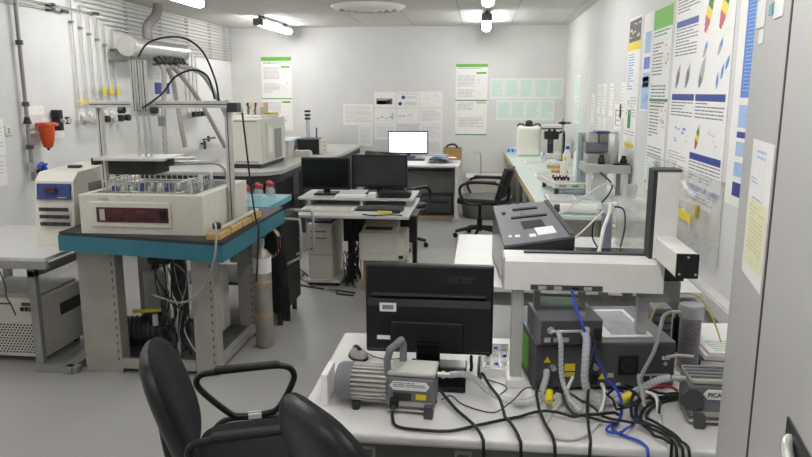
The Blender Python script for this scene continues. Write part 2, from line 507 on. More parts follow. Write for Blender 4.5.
# side wall small sheets
def p_plain(b, w, h): lines(b, .03, .04, w-.03, h-.04, .03, 0, .2)
RS = [(8.45, 1.36, 'fax-thin white sheet starting the upper row of small wall sheets'), (8.05, 1.47, 'second white sheet of the upper row of small wall sheets'), (7.72, 1.47, 'third white sheet of the upper row of small wall sheets'),
      (7.3, 1.47, 'fourth white sheet of the upper row of small wall sheets'), (6.74, 1.47, 'white sheet hung alone beside the yellow and black poster'),
      (7.95, 1.12, 'first white sheet of the lower row of small wall sheets'), (7.62, 1.12, 'second white sheet of the lower row of small wall sheets')]
for u, z, lb in RS:
    sheet_thing('paper_sheet', lb.replace('fax-thin ', 'narrow '), 'paper', 'R', u, z, .23, .32, p_plain, ['ink_light'], group='small white sheets on the side wall')
def p_ystripe(b, w, h):
    for k in range(4): rect(b, .05, h*.18+k*h*.19, w-.05, h*.22+k*h*.19, k % 2)
    rect(b, .05, .05, .09, h-.04, 1)
sheet_thing('paper_sheet', 'cream sheet with yellow and brown lines on the side wall above the shelf', 'paper', 'R', 6.98, 1.35, .33, .24, p_ystripe, ['yellow_dim', 'terracotta'])

# big posters on the right wall
def post_y(b, w, h):
    rect(b, .02, h-.2, w-.02, h-.02, 1); fig(b, .04, h-.18, w-.04, h-.05, 2, 12); rect(b, 0, h-.27, w, h-.2, 3)
    lines(b, .04, h-.62, w*.55, h-.3, .022, 4); fig(b, w*.65, h-.62, w-.04, h-.42, 2, 8)
    fig(b, .05, h-.85, w*.35, h-.68, 5, 9); lines(b, w*.42, h-.85, w-.05, h-.66, .025, 0)
    rect(b, w*.3, h*.16, w*.55, h*.3, 6); fig(b, w*.32, h*.17, w*.52, h*.29, 1, 4); lines(b, .04, .08, w-.04, h*.14, .025, 0)
    rect(b, .04, .015, w-.04, .05, 3)
sheet_thing('wall_poster', 'tall poster with dark photos and a yellow band on the side wall', 'poster', 'R', 6.5, 1.22, .5, 1.1, post_y, ['ink_light', 'charcoal', 'beige', 'yellow', 'poster_blue', 'green_dark', 'green_dark'])
def post_thin(b, w, h):
    for z0, z1, mi in ((h-.3, h-.14, 1), (h-.42, h-.33, 2), (h-.56, h-.45, 1)): rect(b, .05, z0, w-.05, z1, mi); fig(b, .06, z0, w-.06, z1, 0, 6)
    rect(b, .02, .01, w-.02, .26, 1); fig(b, .06, .04, w-.06, .22, 2, 8)
sheet_thing('wall_poster', 'narrow poster with pale blue pictures between two taller side wall posters', 'poster', 'R', 5.9, 1.56, .3, .74, post_thin, ['ink_light', 'pale_blue', 'poster_blue'])
def post_g(b, w, h):
    rect(b, 0, h-.14, w, h, 1); lines(b, .03, h-.21, w-.05, h-.155, .025, 2)
    for y1 in (h-.24, h*.46):
        lines(b, .03, y1-.26, w*.6, y1, .024, 0); lines(b, .03, y1-.48, w*.85, y1-.3, .024, 0)
        fig(b, w*.7, y1-.16, w-.03, y1-.02, 3, 14); fig(b, w*.72, y1-.44, w-.04, y1-.3, 4, 9)
    rect(b, 0, h*.485, w, h*.5, 2); rect(b, 0, 0, w, .02, 2)
sheet_thing('wall_poster', 'tall poster with a wide bright green header beside the large multi-panel poster', 'poster', 'R', 5.58, 1.02, .53, 1.27, post_g, ['ink', 'green', 'green_dark', 'terracotta', 'ink_light'])
def post_big(b, w, h):
    c0, c1 = .04, w*.49
    lines(b, c0, 1.14, c1-.04, h-.05, .02, 0)
    rect(b, c0, 1.07, c1-.04, 1.11, 1); lines(b, c0, .86, c1-.04, 1.06, .02, 0)
    for k in range(2): feather(b, c0+.08+k*.22, .69, .17, 1.1, [3, 3, 2])
    for k, u in enumerate((c1+.1, c1+.36)):
        feather(b, u, 1.0, .26, 1.1, [5, 4, 6, 4]); fig(b, u+.06, .97, u+.16, 1.0, 2, 4)
        feather(b, u, .86, .11, .9, [2, 7])
    feather(b, c1+.06, .69, .2, 1.1, [3, 2, 2])
    for q in range(3): feather(b, w-.2+.06*q, .68+.05*q, .09, 1.5-.3*q, [7])
    rect(b, c0, .61, c1-.02, .65, 1); rect(b, c1+.01, .61, w-.04, .65, 1)
    lines(b, c0, .48, c1-.03, .6, .02, 0); lines(b, c1+.02, .48, w-.04, .6, .02, 0)
    fig(b, c0+.1, .34, c1-.1, .45, 7, 10); feather(b, c1+.08, .33, .16, 1.2, [5, 4, 6, 2]); fig(b, c1+.3, .36, w-.1, .45, 2, 6)
    rect(b, c1-.02, .265, w-.03, .305, 1); lines(b, c1-.02, .13, w-.03, .255, .02, 0)
    rect(b, c1-.02, .088, w-.03, .12, 1); lines(b, c1-.02, .01, w-.03, .08, .02, 0); lines(b, c0, .06, c1-.1, .28, .02, 2)
sheet_thing('wall_poster', 'large poster with feather drawings and dark blue heading bars', 'poster', 'R', 4.98, 1.04, 1.14, 1.42, post_big, ['ink', 'navy', 'ink_light', 'mid_grey', 'yellow', 'red', 'green_dark', 'poster_blue'])
def post_blue(b, w, h):
    W = w*.62; u = .1
    for z0, z1, mi in ((.05, .12, 1), (.15, .22, 2), (.25, .32, 2), (.34, .37, 1), (.39, .5, 2), (.535, 1.41, 3)):
        rect(b, u, z0, u+W, z1, mi)
        if mi == 3: lines(b, u+.02, z0+.01, u+W-.02, z1-.01, .018, 2, .22)
        if mi == 2: fig(b, u+.02, z0+.01, u+W-.02, z1-.02, 0, 8)
    rect(b, u+.04, 1.1, u+.14, 1.2, 4, .0012)
sheet_thing('wall_poster', 'blue printed poster partly behind the tall steel cabinet', 'poster', 'R', 3.77, 1.14, .75, 1.42, post_blue, ['ink_light', 'navy', 'pale_blue', 'poster_blue', 'paper'])

# left wall: two sheets, switch, sign
for z, lb in ((1.18, 'upper white sheet taped to the side wall by the light switch'), (.93, 'lower white sheet taped to the side wall under the light switch')):
    sheet_thing('paper_sheet', lb, 'paper', 'L', 5.22 if z > 1 else 5.2, z, .33, .3 if z > 1 else .24, p_plain, ['ink_light'], group='white sheets on the left wall')
t = thing('light_switch', 'white square light switch on the wall beside the conduit', 'switch', (XL, 5.6, 1.34), PI/2)
MB().box(-.04, .04, -.012, 0, 0, .085, .004).build('plate', 'white_plastic', t)
MB().box(-.014, .014, -.017, -.011, .018, .066, .002).build('rocker', 'light_grey', t)
def p_bluesign(b, w, h):
    rect(b, .03, .06, w*.46, h-.08, 0); rect(b, w*.54, .06, w-.03, h-.08, 0); lines(b, .04, h-.06, w-.04, h-.02, .02, 1)
sheet_thing('wall_sign', 'small white wall sign with two blue squares', 'sign', 'L', 8.35, 1.62, .48, .28, p_bluesign, ['navy', 'ink_light'], 'white_plastic')
def p_small(b, w, h): fig(b, .02, .03, w-.02, h-.03, 0, 5)
sheet_thing('paper_sheet', 'small white note on the wall above the orange filter', 'paper', 'L', 5.85, 1.5, .27, .08, p_small, ['ink_light'])
sheet_thing('paper_sheet', 'small framed white label behind the orange filter', 'paper', 'L', 6.07, 1.27, .34, .2, p_small, ['ink_light'])
# ------------------------------------------------------------------ left wall: pipes, duct, filter
def gas_pipe(y, z, zb, label, knob, tagged):
    t = thing('gas_pipe', label, 'pipe', (XL, y, zb), 0, 'gas pipes on the left wall')
    x = .035; dz = z - zb
    MB().tube([(x, YB-.03-y, dz), (x, .05, dz), (x, .015, dz-.006), (x, 0, dz-.03), (x, 0, .05)], .0085, smooth=False).build('tube', 'pipe', t)
    for q in (7.75, 8.6, 9.4, 10.2, 10.8):
        if q > y + .15: bx('pipe_clip', 'light_grey', t, .002, .046, q-y-.01, q-y+.01, dz-.013, dz+.013)
    for zz in (dz-.22,): bx('pipe_clip', 'steel_grey', t, .002, .046, -.014, .014, zz-.012, zz+.012)
    MB().cyl((x, 0, .25), (x, 0, .31), .014, n=10).build('valve', 'silver', t)
    if tagged: bx('label_tag', 'yellow', t, x+.02, x+.024, -.03, .03, .24, .33)
    r = MB().lathe([(.02, -.05), (.03, -.03), (.03, .03), (.02, .05)], (x+.03, 0, 0), n=12).cyl((x, 0, .0), (x+.1, 0, 0), .018).build('regulator', 'silver', t)
    MB().cyl((x+.08, 0, 0), (x+.13, 0, 0), .035, n=14).build('knob', knob, r)
    MB().cyl((x+.03, -.045, .055), (x+.06, -.045, .055), .026, n=14).build('gauge', 'white_plastic', r)
    return t
ords = ['first', 'second', 'third', 'fourth', 'fifth', 'sixth']
for k in range(6):
    gas_pipe([6.66, 6.815, 6.965, 7.11, 7.25, 7.4][k], [2.59, 2.545, 2.5, 2.455, 2.41, 2.37][k], 1.43,
             ords[k] + ' vertical gas pipe counted from the grey conduit, white with a regulator', 'silver' if k in (0, 1, 3) else 'black', k > 2)
for k in range(4):
    gas_pipe([9.22, 9.35, 9.48, 9.61][k], 2.33-.042*k, 1.41, ords[k] + ' of four gas pipes dropping behind the hoses past the silver duct', 'black', False)
for k, z in enumerate((2.635, 2.675)):
    t = thing('gas_pipe', ('lower' if k == 0 else 'topmost') + ' of two straight gas pipes running along under the ceiling', 'pipe', (XL, 6.2, z), 0, 'gas pipes on the left wall')
    MB().cyl((.035, 0, 0), (.035, YB-6.23, 0), .0085, n=8).build('tube', 'pipe', t)
    for q in (7.75, 8.6, 9.4, 10.2, 10.8): bx('pipe_clip', 'light_grey', t, .002, .046, q-6.2-.01, q-6.2+.01, -.013, .013)
for k, z in enumerate((2.49, 2.45)):
    t = thing('gas_pipe', ('upper' if k == 0 else 'lower') + ' of two thin dark lines crossing from the conduit to the pipes', 'pipe', (XL, 5.3, z))
    MB().cyl((.06, 0, 0), (.06, 1.75-k*.55, 0), .006, n=8).build('tube', 'steel_grey', t)
    bx('pipe_clip', 'charcoal', t, 0, .075, 1.0, 1.04, -.014, .014)
    bx('end_fitting', 'charcoal', t, .045, .075, 1.7-k*.55, 1.8-k*.55, -.014, .014)
t = thing('pipe_label', 'long yellow marking strip across the first three gas pipes', 'label', (XL, 6.62, 1.6))
bx('strip', 'yellow', t, .048, .053, .0, .38, 0, .02)
for q in (.04, .195, .345): bx('hook', 'yellow_dim', t, .044, .05, q-.01, q+.01, -.005, .03)

t = thing('wall_conduit', 'grey vertical conduit with dark clamps near the light switch', 'pipe', (XL, 5.8, .93))
MB().cyl((.05, 0, 0), (.05, 0, ZC-.932), .017).build('tube', 'steel_grey', t)
for z in (.28, .65, 1.17): MB().cyl((.05, 0, z), (.05, 0, z+.04), .031).build('clamp', 'dark_grey', t)
MB().cyl((.05, 0, .5), (.05, 0, .56), .036, .02).build('coupling', 'black', t)
v = MB().cyl((.05, 0, .08), (.05, 0, .16), .035).cyl((.05, 0, .12), (.13, 0, .12), .02).build('valve', 'galvanised', t)
MB().tube([(.13, -.03, .12), (.14, .02, .15), (.15, .07, .05), (.15, .09, .01)], .018).build('lever', 'blue', v)
MB().cyl((.05, 0, .42), (.06, .16, .42), .018).build('branch', 'silver', t)
t = thing('air_filter', 'orange air filter bowl hanging from a metal branch', 'filter', (XL+.1, 5.99, 1.25))
MB().lathe([(.02, -.045), (.04, -.035), (.058, .03), (.066, .1), (.066, .15)], n=16).build('bowl', 'orange', t)
MB().box(-.06, .06, -.085, .085, .15, .185, .012).build('cap', 'orange', t)
MB().lathe([(.01, -.065), (.013, -.044)], n=10).build('drain', 'black', t)
MB().cyl((-.0, .09, .16), (0, .16, .16), .016).build('nipple', 'silver', t)
MB().cyl((-.1, 0, .16), (-.03, 0, .16), .02).build('wall_bracket', 'silver', t)
t = thing('gas_manifold', 'upright black manifold bar with a round gauge beside orange filter', 'valve', (XL, 6.23, 1.35))
MB().box(.02, .1, -.03, .03, 0, .19, .005).build('body', 'black', t)
MB().cyl((.1, 0, .09), (.14, 0, .09), .02).build('stem', 'silver', t)
g = MB().cyl((.1, .075, .09), (.13, .075, .09), .036, n=18).build('gauge', 'charcoal', t)
MB().cyl((.13, .075, .09), (.133, .075, .09), .028, n=18).build('dial', 'light_grey', g)
bx('arm', 'black', t, .05, .07, -.06, -.03, .12, .14)
t = thing('wall_valve', 'black lever valve at the foot of the grey conduit', 'valve', (XL, 5.95, .9))
MB().cyl((0, 0, .1), (.06, 0, .1), .02).lathe([(.02, .0), (.028, .03), (.028, .12), (.02, .15)], (.06, 0, 0), n=12).build('body', 'black', t)
bx('lever', 'black', t, .05, .07, -.05, .05, .15, .165)
t = thing('wall_valve', 'grey cross valve on the wall behind the hoses', 'valve', (XL, 9.72, .88))
MB().cyl((.06, 0, 0), (.06, 0, .14), .02).cyl((0, 0, .1), (.06, 0, .1), .015).build('body', 'dark_grey', t)
MB().cyl((.06, -.05, .16), (.06, .4, .16), .014).cyl((.06, .15, .12), (.06, .15, .2), .02).build('branch', 'dark_grey', t)

t = thing('extraction_duct', 'silver cylindrical extraction duct with a row of black outlets', 'duct', (-3.72, 7.1, 2.18))
MB().cyl((0, .14, 0), (0, 1.5, 0), .1, n=28).build('drum', 'galvanised', t)
MB().cyl((0, .12, 0), (0, .17, 0), .106, n=28).build('end_ring', 'silver', t)
MB().cyl((0, 1.47, 0), (0, 1.52, 0), .106, n=28).build('end_ring', 'silver', t)
def ribbed(pts, r, k=14, amp=.12):
    P = catmull(pts, k); n = len(P)
    return MB().tube(P, lambda u: r * (1 + amp * (1 if int(u*n) % 2 else -1)), n=10, smooth=False)
ribbed([(0, .65, .08), (0, .6, .16), (0, .66, .27), (.0, .82, .36), (0, .9, .44), (0, .92, .52)], .05, 8).build('flue_hose', 'flue', t)
for q in (.25, 1.3): bx('wall_bracket', 'steel_grey', t, -.28, -.08, q-.02, q+.02, -.16, -.13)
for q in (.25, 1.3): bx('bracket_stem', 'steel_grey', t, -.03, .0, q-.02, q+.02, -.16, -.09)
outs = [.72, .865, 1.0, 1.16, 1.27, 1.38]
for q in outs: MB().cyl((.03, q, -.085), (.08, q, -.155), .045, .036, n=12).build('outlet', 'black', t)
hs = [[(-3.635, 7.82, 2.01), (-3.62, 7.85, 1.9), (-3.64, 7.82, 1.5), (-3.64, 7.8, .95)],
      [(-3.635, 7.965, 2.0), (-3.68, 8.2, 1.86), (-3.68, 8.28, 1.6), (-3.64, 8.27, 1.3), (-3.63, 8.33, 1.04)],
      [(-3.63, 8.1, 2.0), (-3.615, 8.2, 1.95), (-3.6, 8.45, 1.8), (-3.6, 8.85, 1.55), (-3.6, 9.3, 1.2), (-3.6, 9.6, .95)],
      [(-3.63, 8.27, 2.01), (-3.52, 8.65, 1.95), (-3.52, 9.1, 1.7), (-3.52, 9.55, 1.33), (-3.52, 9.85, .95)]]
hl = ['grey ribbed hose hanging straight down from the silver duct', 'grey ribbed hose hanging with a free open end', 'grey ribbed hose sweeping down from duct to the bench', 'outer grey ribbed hose sweeping down furthest along the wall']
for p, lb in zip(hs, hl):
    tag(ribbed(p, .028).build('extraction_hose', 'hose_grey'), lb, 'hose', 'hoses below the extraction duct')

# ------------------------------------------------------------------ teal edged table
t = thing('lab_table', 'sturdy metal framed table with black top and teal edges', 'table', (-1.92, 4.15, 0))
MB().prism([(-2.43, 3.75), (-1.38, 3.56), (-1.38, 4.76), (-2.43, 4.76)], .886, .905).build('top', 'bench_black', t, True)
MB().prism([(-2.435, 3.745), (-1.375, 3.555), (-1.375, 4.765), (-2.435, 4.765)], .795, .886).build('edge_band', 'teal', t, True)
for x0, x1, y0, y1, nm in ((-2.41, -2.17, 3.87, 3.97, 'leg'), (-1.70, -1.56, 3.87, 3.97, 'leg'), (-2.41, -2.27, 4.6, 4.7, 'leg'), (-1.68, -1.56, 4.6, 4.7, 'leg')):
    lg = MB().box(x0, x1, y0, y1, .0, .794, .004).build(nm, 'frame_metal', t, True)
    b = MB()
    for q in range(14):
        b.box(x1-.025, x1-.018, y0-.001, y0+.002, .08+q*.05, .1+q*.05)
    b.build('slot_row', 'charcoal', lg)['kind'] = 'stuff'
    for v in lg.children[0].data.vertices: v.co -= Vector(t['_loc'])
for a in ((-2.17, -1.70, 3.862, 3.9), (-2.27, -1.68, 4.662, 4.698)): bx('rail', 'frame_metal', t, a[0], a[1], a[2], a[3], .03, .09, .003, True)
for a in ((-2.405, -2.37), (-1.6, -1.565)): bx('rail', 'frame_metal', t, a[0], a[1], 3.97, 4.6, .03, .09, .003, True)
bx('lower_shelf', 'dark_grey', t, -2.165, -1.705, 3.9, 4.6, .06, .075, 0, True)
bx('lower_shelf', 'dark_grey', t, -2.369, -2.166, 3.971, 4.6, .06, .075, 0, True)
bx('lower_shelf', 'dark_grey', t, -1.704, -1.601, 3.971, 4.6, .06, .075, 0, True)

# shaking water bath
t = thing('water_bath', 'cream shaking water bath with a dark red control panel', 'lab bath', (-1.93, 4.1, .905))
b = MB(); x0, x1, y0, y1, z0, z1 = -2.275, -1.545, 3.73, 4.48, .9055, 1.13
b.box(x0, x1, y0, y0+.05, z0, z1).box(x0, x1, y1-.05, y1, z0, z1).box(x0, x0+.05, y0+.05, y1-.05, z0, z1).box(x1-.05, x1, y0+.05, y1-.05, z0, z1).box(x0+.05, x1-.05, y0+.05, y1-.05, z0, z0+.05)
b.build('housing', 'cream', t, True)
b = MB(); b.box(x0+.051, x1-.051, y0+.051, y0+.06, z0+.061, z1+.004).box(x0+.051, x1-.051, y1-.06, y1-.051, z0+.061, z1+.004).box(x0+.051, x0+.06, y0+.061, y1-.061, z0+.061, z1+.004).box(x1-.06, x1-.051, y0+.061, y1-.061, z0+.061, z1+.004).box(x0+.051, x1-.051, y0+.051, y1-.051, z0+.052, z0+.06)
b.build('basin', 'silver', t, True)
fr = MB().box(-2.21, -1.73, y0-.008, y0, .945, 1.09, .003).build('panel_frame', 'off_white', t, True)
pn = bx('control_panel', 'maroon', t, -2.17, -1.745, y0-.012, y0-.008, .975, 1.06, 0, True)
ox, oy, oz = t['_loc']
def sub(parent, name, m, x0, x1, y0, y1, z0, z1, b=0., o=None):
    o = o or (ox, oy, oz)
    return MB().box(x0-o[0], x1-o[0], y0-o[1], y1-o[1], z0-o[2], z1-o[2], b).build(name, m, parent)
for (a, c, d, e) in ((-2.15, -2.12, .985, 1.05),): sub(pn, 'maker_plate', 'light_grey', a, c, y0-.014, y0-.012, d, e)
for q in (-2.07, -1.93): sub(pn, 'display', 'led_red', q, q+.05, y0-.014, y0-.012, 1.028, 1.044)
for q in (-2.1, -2.03, -1.93, -1.89, -1.85):
    sub(pn, 'button', 'black', q, q+.016, y0-.018, y0-.012, .99, 1.006)
sub(pn, 'rocker_switch', 'gloss_black', -1.79, -1.76, y0-.018, y0-.012, .995, 1.045)
bx('badge', 'light_grey', t, -2.16, -2.1, y0-.003, y0, 1.105, 1.118, 0, True)
bx('paper_label', 'off_white', t, -1.68, -1.61, y0-.002, y0, 1.075, 1.1, 0, True)
# wire basket and vials
b = MB()
for z in (1.13, 1.19):
    b.tube([(-2.195, 3.86, z), (-1.72, 3.86, z), (-1.72, 4.3, z), (-2.195, 4.3, z)], .004, n=6, smooth=False, closed=True)
for i in range(14):
    x = -2.195 + i*.0365
    for y in (3.86, 4.3): b.cyl((x, y, .975), (x, y, 1.19), .0035, n=6)
for i in range(9):
    for x in (-2.195, -1.72): b.cyl((x, 3.9+i*.05, .975), (x, 3.9+i*.05, 1.19), .0035, n=6)
b.box(-2.19, -1.73, 3.87, 4.29, .968, .9745)
o = b.build('wire_basket', 'silver'); tag(o, 'wire basket of vials hanging in the cream water bath', 'basket')
k = 0
for j in range(2):
    for i in range(7):
        v = thing('vial', ('silver' if (i+j) % 3 else 'blue') + ' capped vial standing in the wire basket', 'vial', (-2.16+i*.055, 3.92+j*.14, .976), 0, ('silver' if (i+j) % 3 else 'blue') + ' capped vials in the basket')
        MB().lathe([(.013, 0), (.015, .005), (.015, .14), (.011, .15)], n=10).build('glass', 'clear_blue', v)
        MB().lathe([(.014, .148), (.014, .175), (.012, .18)], n=10).build('cap', 'silver' if (i+j) % 3 else 'panel_blue', v)
for i in range(5):
    v = thing('vial', 'small silver capped vial beside the basket rail in the bath', 'vial', (-1.685 + (i % 2)*.035, 3.9+i*.08, .9665), 0, 'silver vials in the water bath')
    MB().lathe([(.011, 0), (.013, .005), (.013, .2), (.01, .215)], n=10).build('glass', 'clear_lid', v)
    MB().lathe([(.012, .21), (.012, .24), (.01, .245)], n=10).build('cap', 'silver', v)

# sampling gantry above the bath
t = thing('sampling_gantry', 'aluminium profile gantry straddling the cream water bath', 'gantry', (-1.93, 4.12, .905))
P = .03
def prof(nm, a, b_, r=.017, m='aluminium'):
    ax = [abs(a[i]-b_[i]) for i in range(3)].index(max(abs(a[i]-b_[i]) for i in range(3)))
    lo = [min(a[i], b_[i]) for i in range(3)]; hi = [max(a[i], b_[i]) for i in range(3)]
    for i in range(3):
        if i != ax: lo[i] -= r; hi[i] += r
    o = MB().box(lo[0], hi[0], lo[1], hi[1], lo[2], hi[2], .002).build(nm, m, t, True)
    # groove down the face
    g = MB()
    if ax == 2: g.box((lo[0]+hi[0])/2-.003, (lo[0]+hi[0])/2+.003, lo[1]-.0006, lo[1]+.002, lo[2], hi[2])
    elif ax == 0: g.box(lo[0], hi[0], lo[1]-.0006, lo[1]+.002, (lo[2]+hi[2])/2-.003, (lo[2]+hi[2])/2+.003)
    else: g.box(lo[0]-.0006, lo[0]+.002, lo[1], hi[1], (lo[2]+hi[2])/2-.003, (lo[2]+hi[2])/2+.003)
    g.v = [(a_-t['_loc'][0], b2-t['_loc'][1], c_-t['_loc'][2]) for a_, b2, c_ in g.v]
    g.build('groove', 'charcoal', o)
    return o
prof('post', (-2.325, 4.12, .931), (-2.325, 4.12, 1.655), .018)
prof('post', (-1.515, 4.12, .906), (-1.515, 4.12, 1.655), .018)
prof('beam', (-2.36, 4.085, 1.63), (-2.09, 4.085, 1.63), .021)
prof('beam', (-1.95, 4.085, 1.63), (-1.49, 4.085, 1.63), .021)
bx('carriage', 'aluminium', t, -2.1, -1.94, 4.06, 4.12, 1.56, 1.64, .004, True)
for x in (-2.055, -2.02, -1.985): prof('slide_rail', (x, 4.04, 1.59), (x, 4.04, 1.885), .012)
for x in (-2.13, -1.96): MB().cyl((x, 4.05, 1.595), (x-.035 if x < -2 else x+.035, 4.05, 1.595), .02, n=12).build('clamp_knob', 'black', t, True)
for x in (-2.06, -2.02, -1.985): MB().tube([(x, 4.06, 1.57), (x+.006, 4.06, 1.46), (x, 4.06, 1.32)], .009).build('lift_rod', 'silver', t, True)
MB().box(-2.3, -1.86, 3.95, 4.25, 1.3, 1.318, .003).build('carrier_plate', 'aluminium', t, True)
MB().box(-1.86, -1.72, 4.05, 4.1, 1.302, 1.316, .003).build('plate_arm', 'silver', t, True)
MB().box(-2.23, -1.94, 3.99, 4.2, 1.215, 1.3, .006).build('needle_block', 'black', t, True)
b = MB()
for i in range(9): b.cyl((-2.21+i*.031, 4.03, 1.215), (-2.21+i*.031, 4.03, 1.17), .003, n=6)
b.build('needle_row', 'silver', t, True)['kind'] = 'stuff'
for x in (-2.32, -1.86): bx('corner_block', 'black', t, x-.02, x+.02, 4.0, 4.05, 1.27, 1.31, 0, True)
MB().tube([(-1.9, 4.1, 1.27), (-1.72, 4.1, 1.28), (-1.6, 4.16, 1.27), (-1.565, 4.18, 1.2), (-1.565, 4.18, 1.14)], .013).build('bent_tube', 'silver', t, True)
bx('motor_block', 'steel_grey', t, -1.93, -1.9, 4.06, 4.1, 1.5, 1.56, .003, True)
bx('post_foot', 'aluminium', t, -2.36, -2.3, 4.07, 4.17, .906, .93, .003, True)
bx('end_bracket', 'charcoal', t, -1.5, -1.44, 4.06, 4.14, 1.585, 1.64, .004, True)
for p, lb in (([(-2.02, 4.05, 1.905), (-1.97, 4.08, 1.985), (-1.86, 4.1, 2.02), (-1.74, 4.1, 2.01), (-1.64, 4.1, 1.93), (-1.575, 4.1, 1.77), (-1.56, 4.1, 1.65)], 'tall black cable arching over the gantry beam'),
              ([(-2.0, 4.01, 1.61), (-1.95, 4.02, 1.64), (-1.88, 4.05, 1.7), (-1.8, 4.05, 1.79), (-1.7, 4.08, 1.83), (-1.62, 4.1, 1.79), (-1.585, 4.1, 1.66)], 'lower black cable looping beside the gantry carriage')):
    cable('hose_cable', p, .006, 'black', lb, 'cable', 'black cables over the gantry')
# timber packing blocks and rail on the table edge
for i in range(4):
    o = bx('wood_block', 'wood', None, -1.49, -1.41, 3.62+i*.19, 3.79+i*.19, .9055, .94+.004*(i % 2), .004)
    tag(o, ords[i] + ' pale timber block in the row from the table front edge', 'block', 'timber blocks on the teal table')
t = thing('clamp_rail', 'thin metal rail with black knob lying on timber blocks', 'rail', (-1.44, 4.0, .9465))
MB().box(-.012, .012, -.36, .36, 0, .014, .002).build('rail', 'aluminium', t)
MB().lathe([(.02, .014), (.024, .02), (.024, .045), (.018, .05)], (0, -.34, 0), n=12).build('knob', 'black', t)
cable('power_cable', [(-1.43, 4.13, 1.58), (-1.42, 4.14, 1.4), (-1.4, 4.15, 1.1), (-1.38, 4.15, .93), (-1.355, 4.12, .87), (-1.36, 4.05, .55)], .006, 'black', 'black cable running down the gantry post past the table edge')
cable('grey_tube', [(-1.43, 3.61, 1.0), (-1.41, 3.57, .98), (-1.4, 3.535, .92), (-1.42, 3.53, .8), (-1.53, 3.6, .62), (-1.72, 3.75, .5), (-1.93, 3.84, .52)], .006, 'cable_grey', 'grey tube sagging below the teal table edge')

# controller box on the small grey trolley table
t = thing('trolley_table', 'grey tubular trolley table standing left of the teal table', 'table', (-2.85, 4.1, 0))
MB().box(-3.35, -2.47, 3.66, 4.6, .745, .77, .004).build('top', 'grey_table', t, True)
for x0, x1, y in ((-3.35, -2.47, 3.66), (-3.35, -2.47, 4.57)): bx('top_rail', 'steel_grey', t, x0, x1, y, y+.03, .7, .746, .002, True)
for y in (3.84, 4.5):
    bx('foot_rail', 'steel_grey', t, -2.72, -2.44, y-.025, y+.025, .0, .045, .003, True)
for y in (3.86, 4.48): bx('leg', 'steel_grey', t, -2.72, -2.67, y-.02, y+.02, .045, .7, .003, True)
for y in (3.86, 4.48): bx('leg', 'steel_grey', t, -3.34, -3.29, y-.02, y+.02, .0, .7, .003, True)
bx('side_rail', 'steel_grey', t, -2.52, -2.47, 3.8, 4.52, .0, .045, .003, True)
bx('cross_rail', 'steel_grey', t, -2.72, -2.67, 3.84, 4.5, .6, .64, .003, True)
t = thing('bath_controller', 'cream control box with a blue front panel and vent slots', 'controller', (-2.58, 4.2, .77))
MB().prism([(3.95, .77), (4.5, .77), (4.5, 1.24), (4.05, 1.22), (3.99, 1.17)], -2.71, -2.46, 'x').build('case', 'cream', t, True)
pn = bx('front_panel', 'panel_blue', t, -2.69, -2.475, 3.965, 3.975, 1.06, 1.155, 0, True)
for v in pn.data.vertices: v.co.y += .012 if v.co.z > .33 else -.0
o3 = t['_loc']
sub(pn, 'display', 'maroon', -2.63, -2.56, 3.955, 3.968, 1.105, 1.13, o=o3)
sub(pn, 'maker_mark', 'light_grey', -2.55, -2.5, 3.957, 3.966, 1.07, 1.075, o=o3)
for r_ in range(3):
    for c_ in range(6):
        bx('vent_slot', 'charcoal', t, -2.67+c_*.032, -2.645+c_*.032, 3.944, 3.955, .9+r_*.045, .922+r_*.045, 0, True)
bx('top_handle', 'charcoal', t, -2.62, -2.54, 4.2, 4.24, 1.225, 1.245, .004, True)
bx('side_vent', 'steel_grey', t, -2.462, -2.457, 4.15, 4.3, 1.08, 1.14, 0, True)
t = bx('cream_box', 'off_white', None, -2.42, -2.31, 4.3, 4.55, .905, 1.15, .005)
tag(t, 'narrow cream box standing between controller and water bath', 'box')
cable('white_tube', [(-3.9, 5.78, .95), (-3.6, 5.4, .75), (-3.2, 4.9, .74), (-2.8, 4.7, .78)], .006, 'cable_white', 'thin white tube running down the wall behind the trolley')
cable('red_wire', [(-2.76, 3.655, .775), (-2.77, 3.645, .74), (-2.76, 3.65, .7), (-2.77, 3.66, .68)], .007, 'red', 'short red wire knotted on the trolley rail', 'wire')
cable('grey_wire', [(-2.76, 3.655, .7), (-2.75, 3.68, .6), (-2.8, 3.75, .5), (-2.86, 3.86, .42), (-2.88, 3.92, .33)], .004, 'charcoal', 'thin wire hanging from trolley rail to the chiller', 'wire')
# chiller
t = thing('chiller', 'cream recirculating chiller with a perforated front under the trolley', 'chiller', (-3.0, 4.35, 0))
MB().box(-3.27, -2.73, 3.96, 4.44, .04, .43, .006).build('case', 'cream', t, True)
for x in (-3.23, -2.79):
    for y in (4.02, 4.38): bx('foot', 'charcoal', t, x-.02, x+.02, y-.02, y+.02, 0, .04, 0, True)
g = bx('front_grille', 'off_white', t, -3.25, -2.755, 3.952, 3.96, .06, .27, 0, True)
b = MB()
for r_ in range(11):
    for c_ in range(21):
        x = -3.24+c_*.0225+(.011 if r_ % 2 else 0)
        b.quad((x, 3.9515, .068+r_*.018), (x+.013, 3.9515, .068+r_*.018), (x+.013, 3.9515, .08+r_*.018), (x, 3.9515, .08+r_*.018))
b.v = [(a-t['_loc'][0], c-t['_loc'][1], d) for a, c, d in b.v]
b.build('perforation', 'charcoal', g)['kind'] = 'stuff'
for q in range(4): bx('button', 'black', t, -2.87+q*.03, -2.85+q*.03, 3.953, 3.96, .345, .37, 0, True)
bx('display', 'dark_grey', t, -2.86, -2.77, 3.955, 3.96, .38, .4, 0, True)
bx('maker_strip', 'panel_blue', t, -3.05, -2.93, 3.957, 3.96, .385, .395, 0, True)
bx('side_handle', 'black', t, -2.732, -2.727, 4.15, 4.38, .26, .34, 0, True)
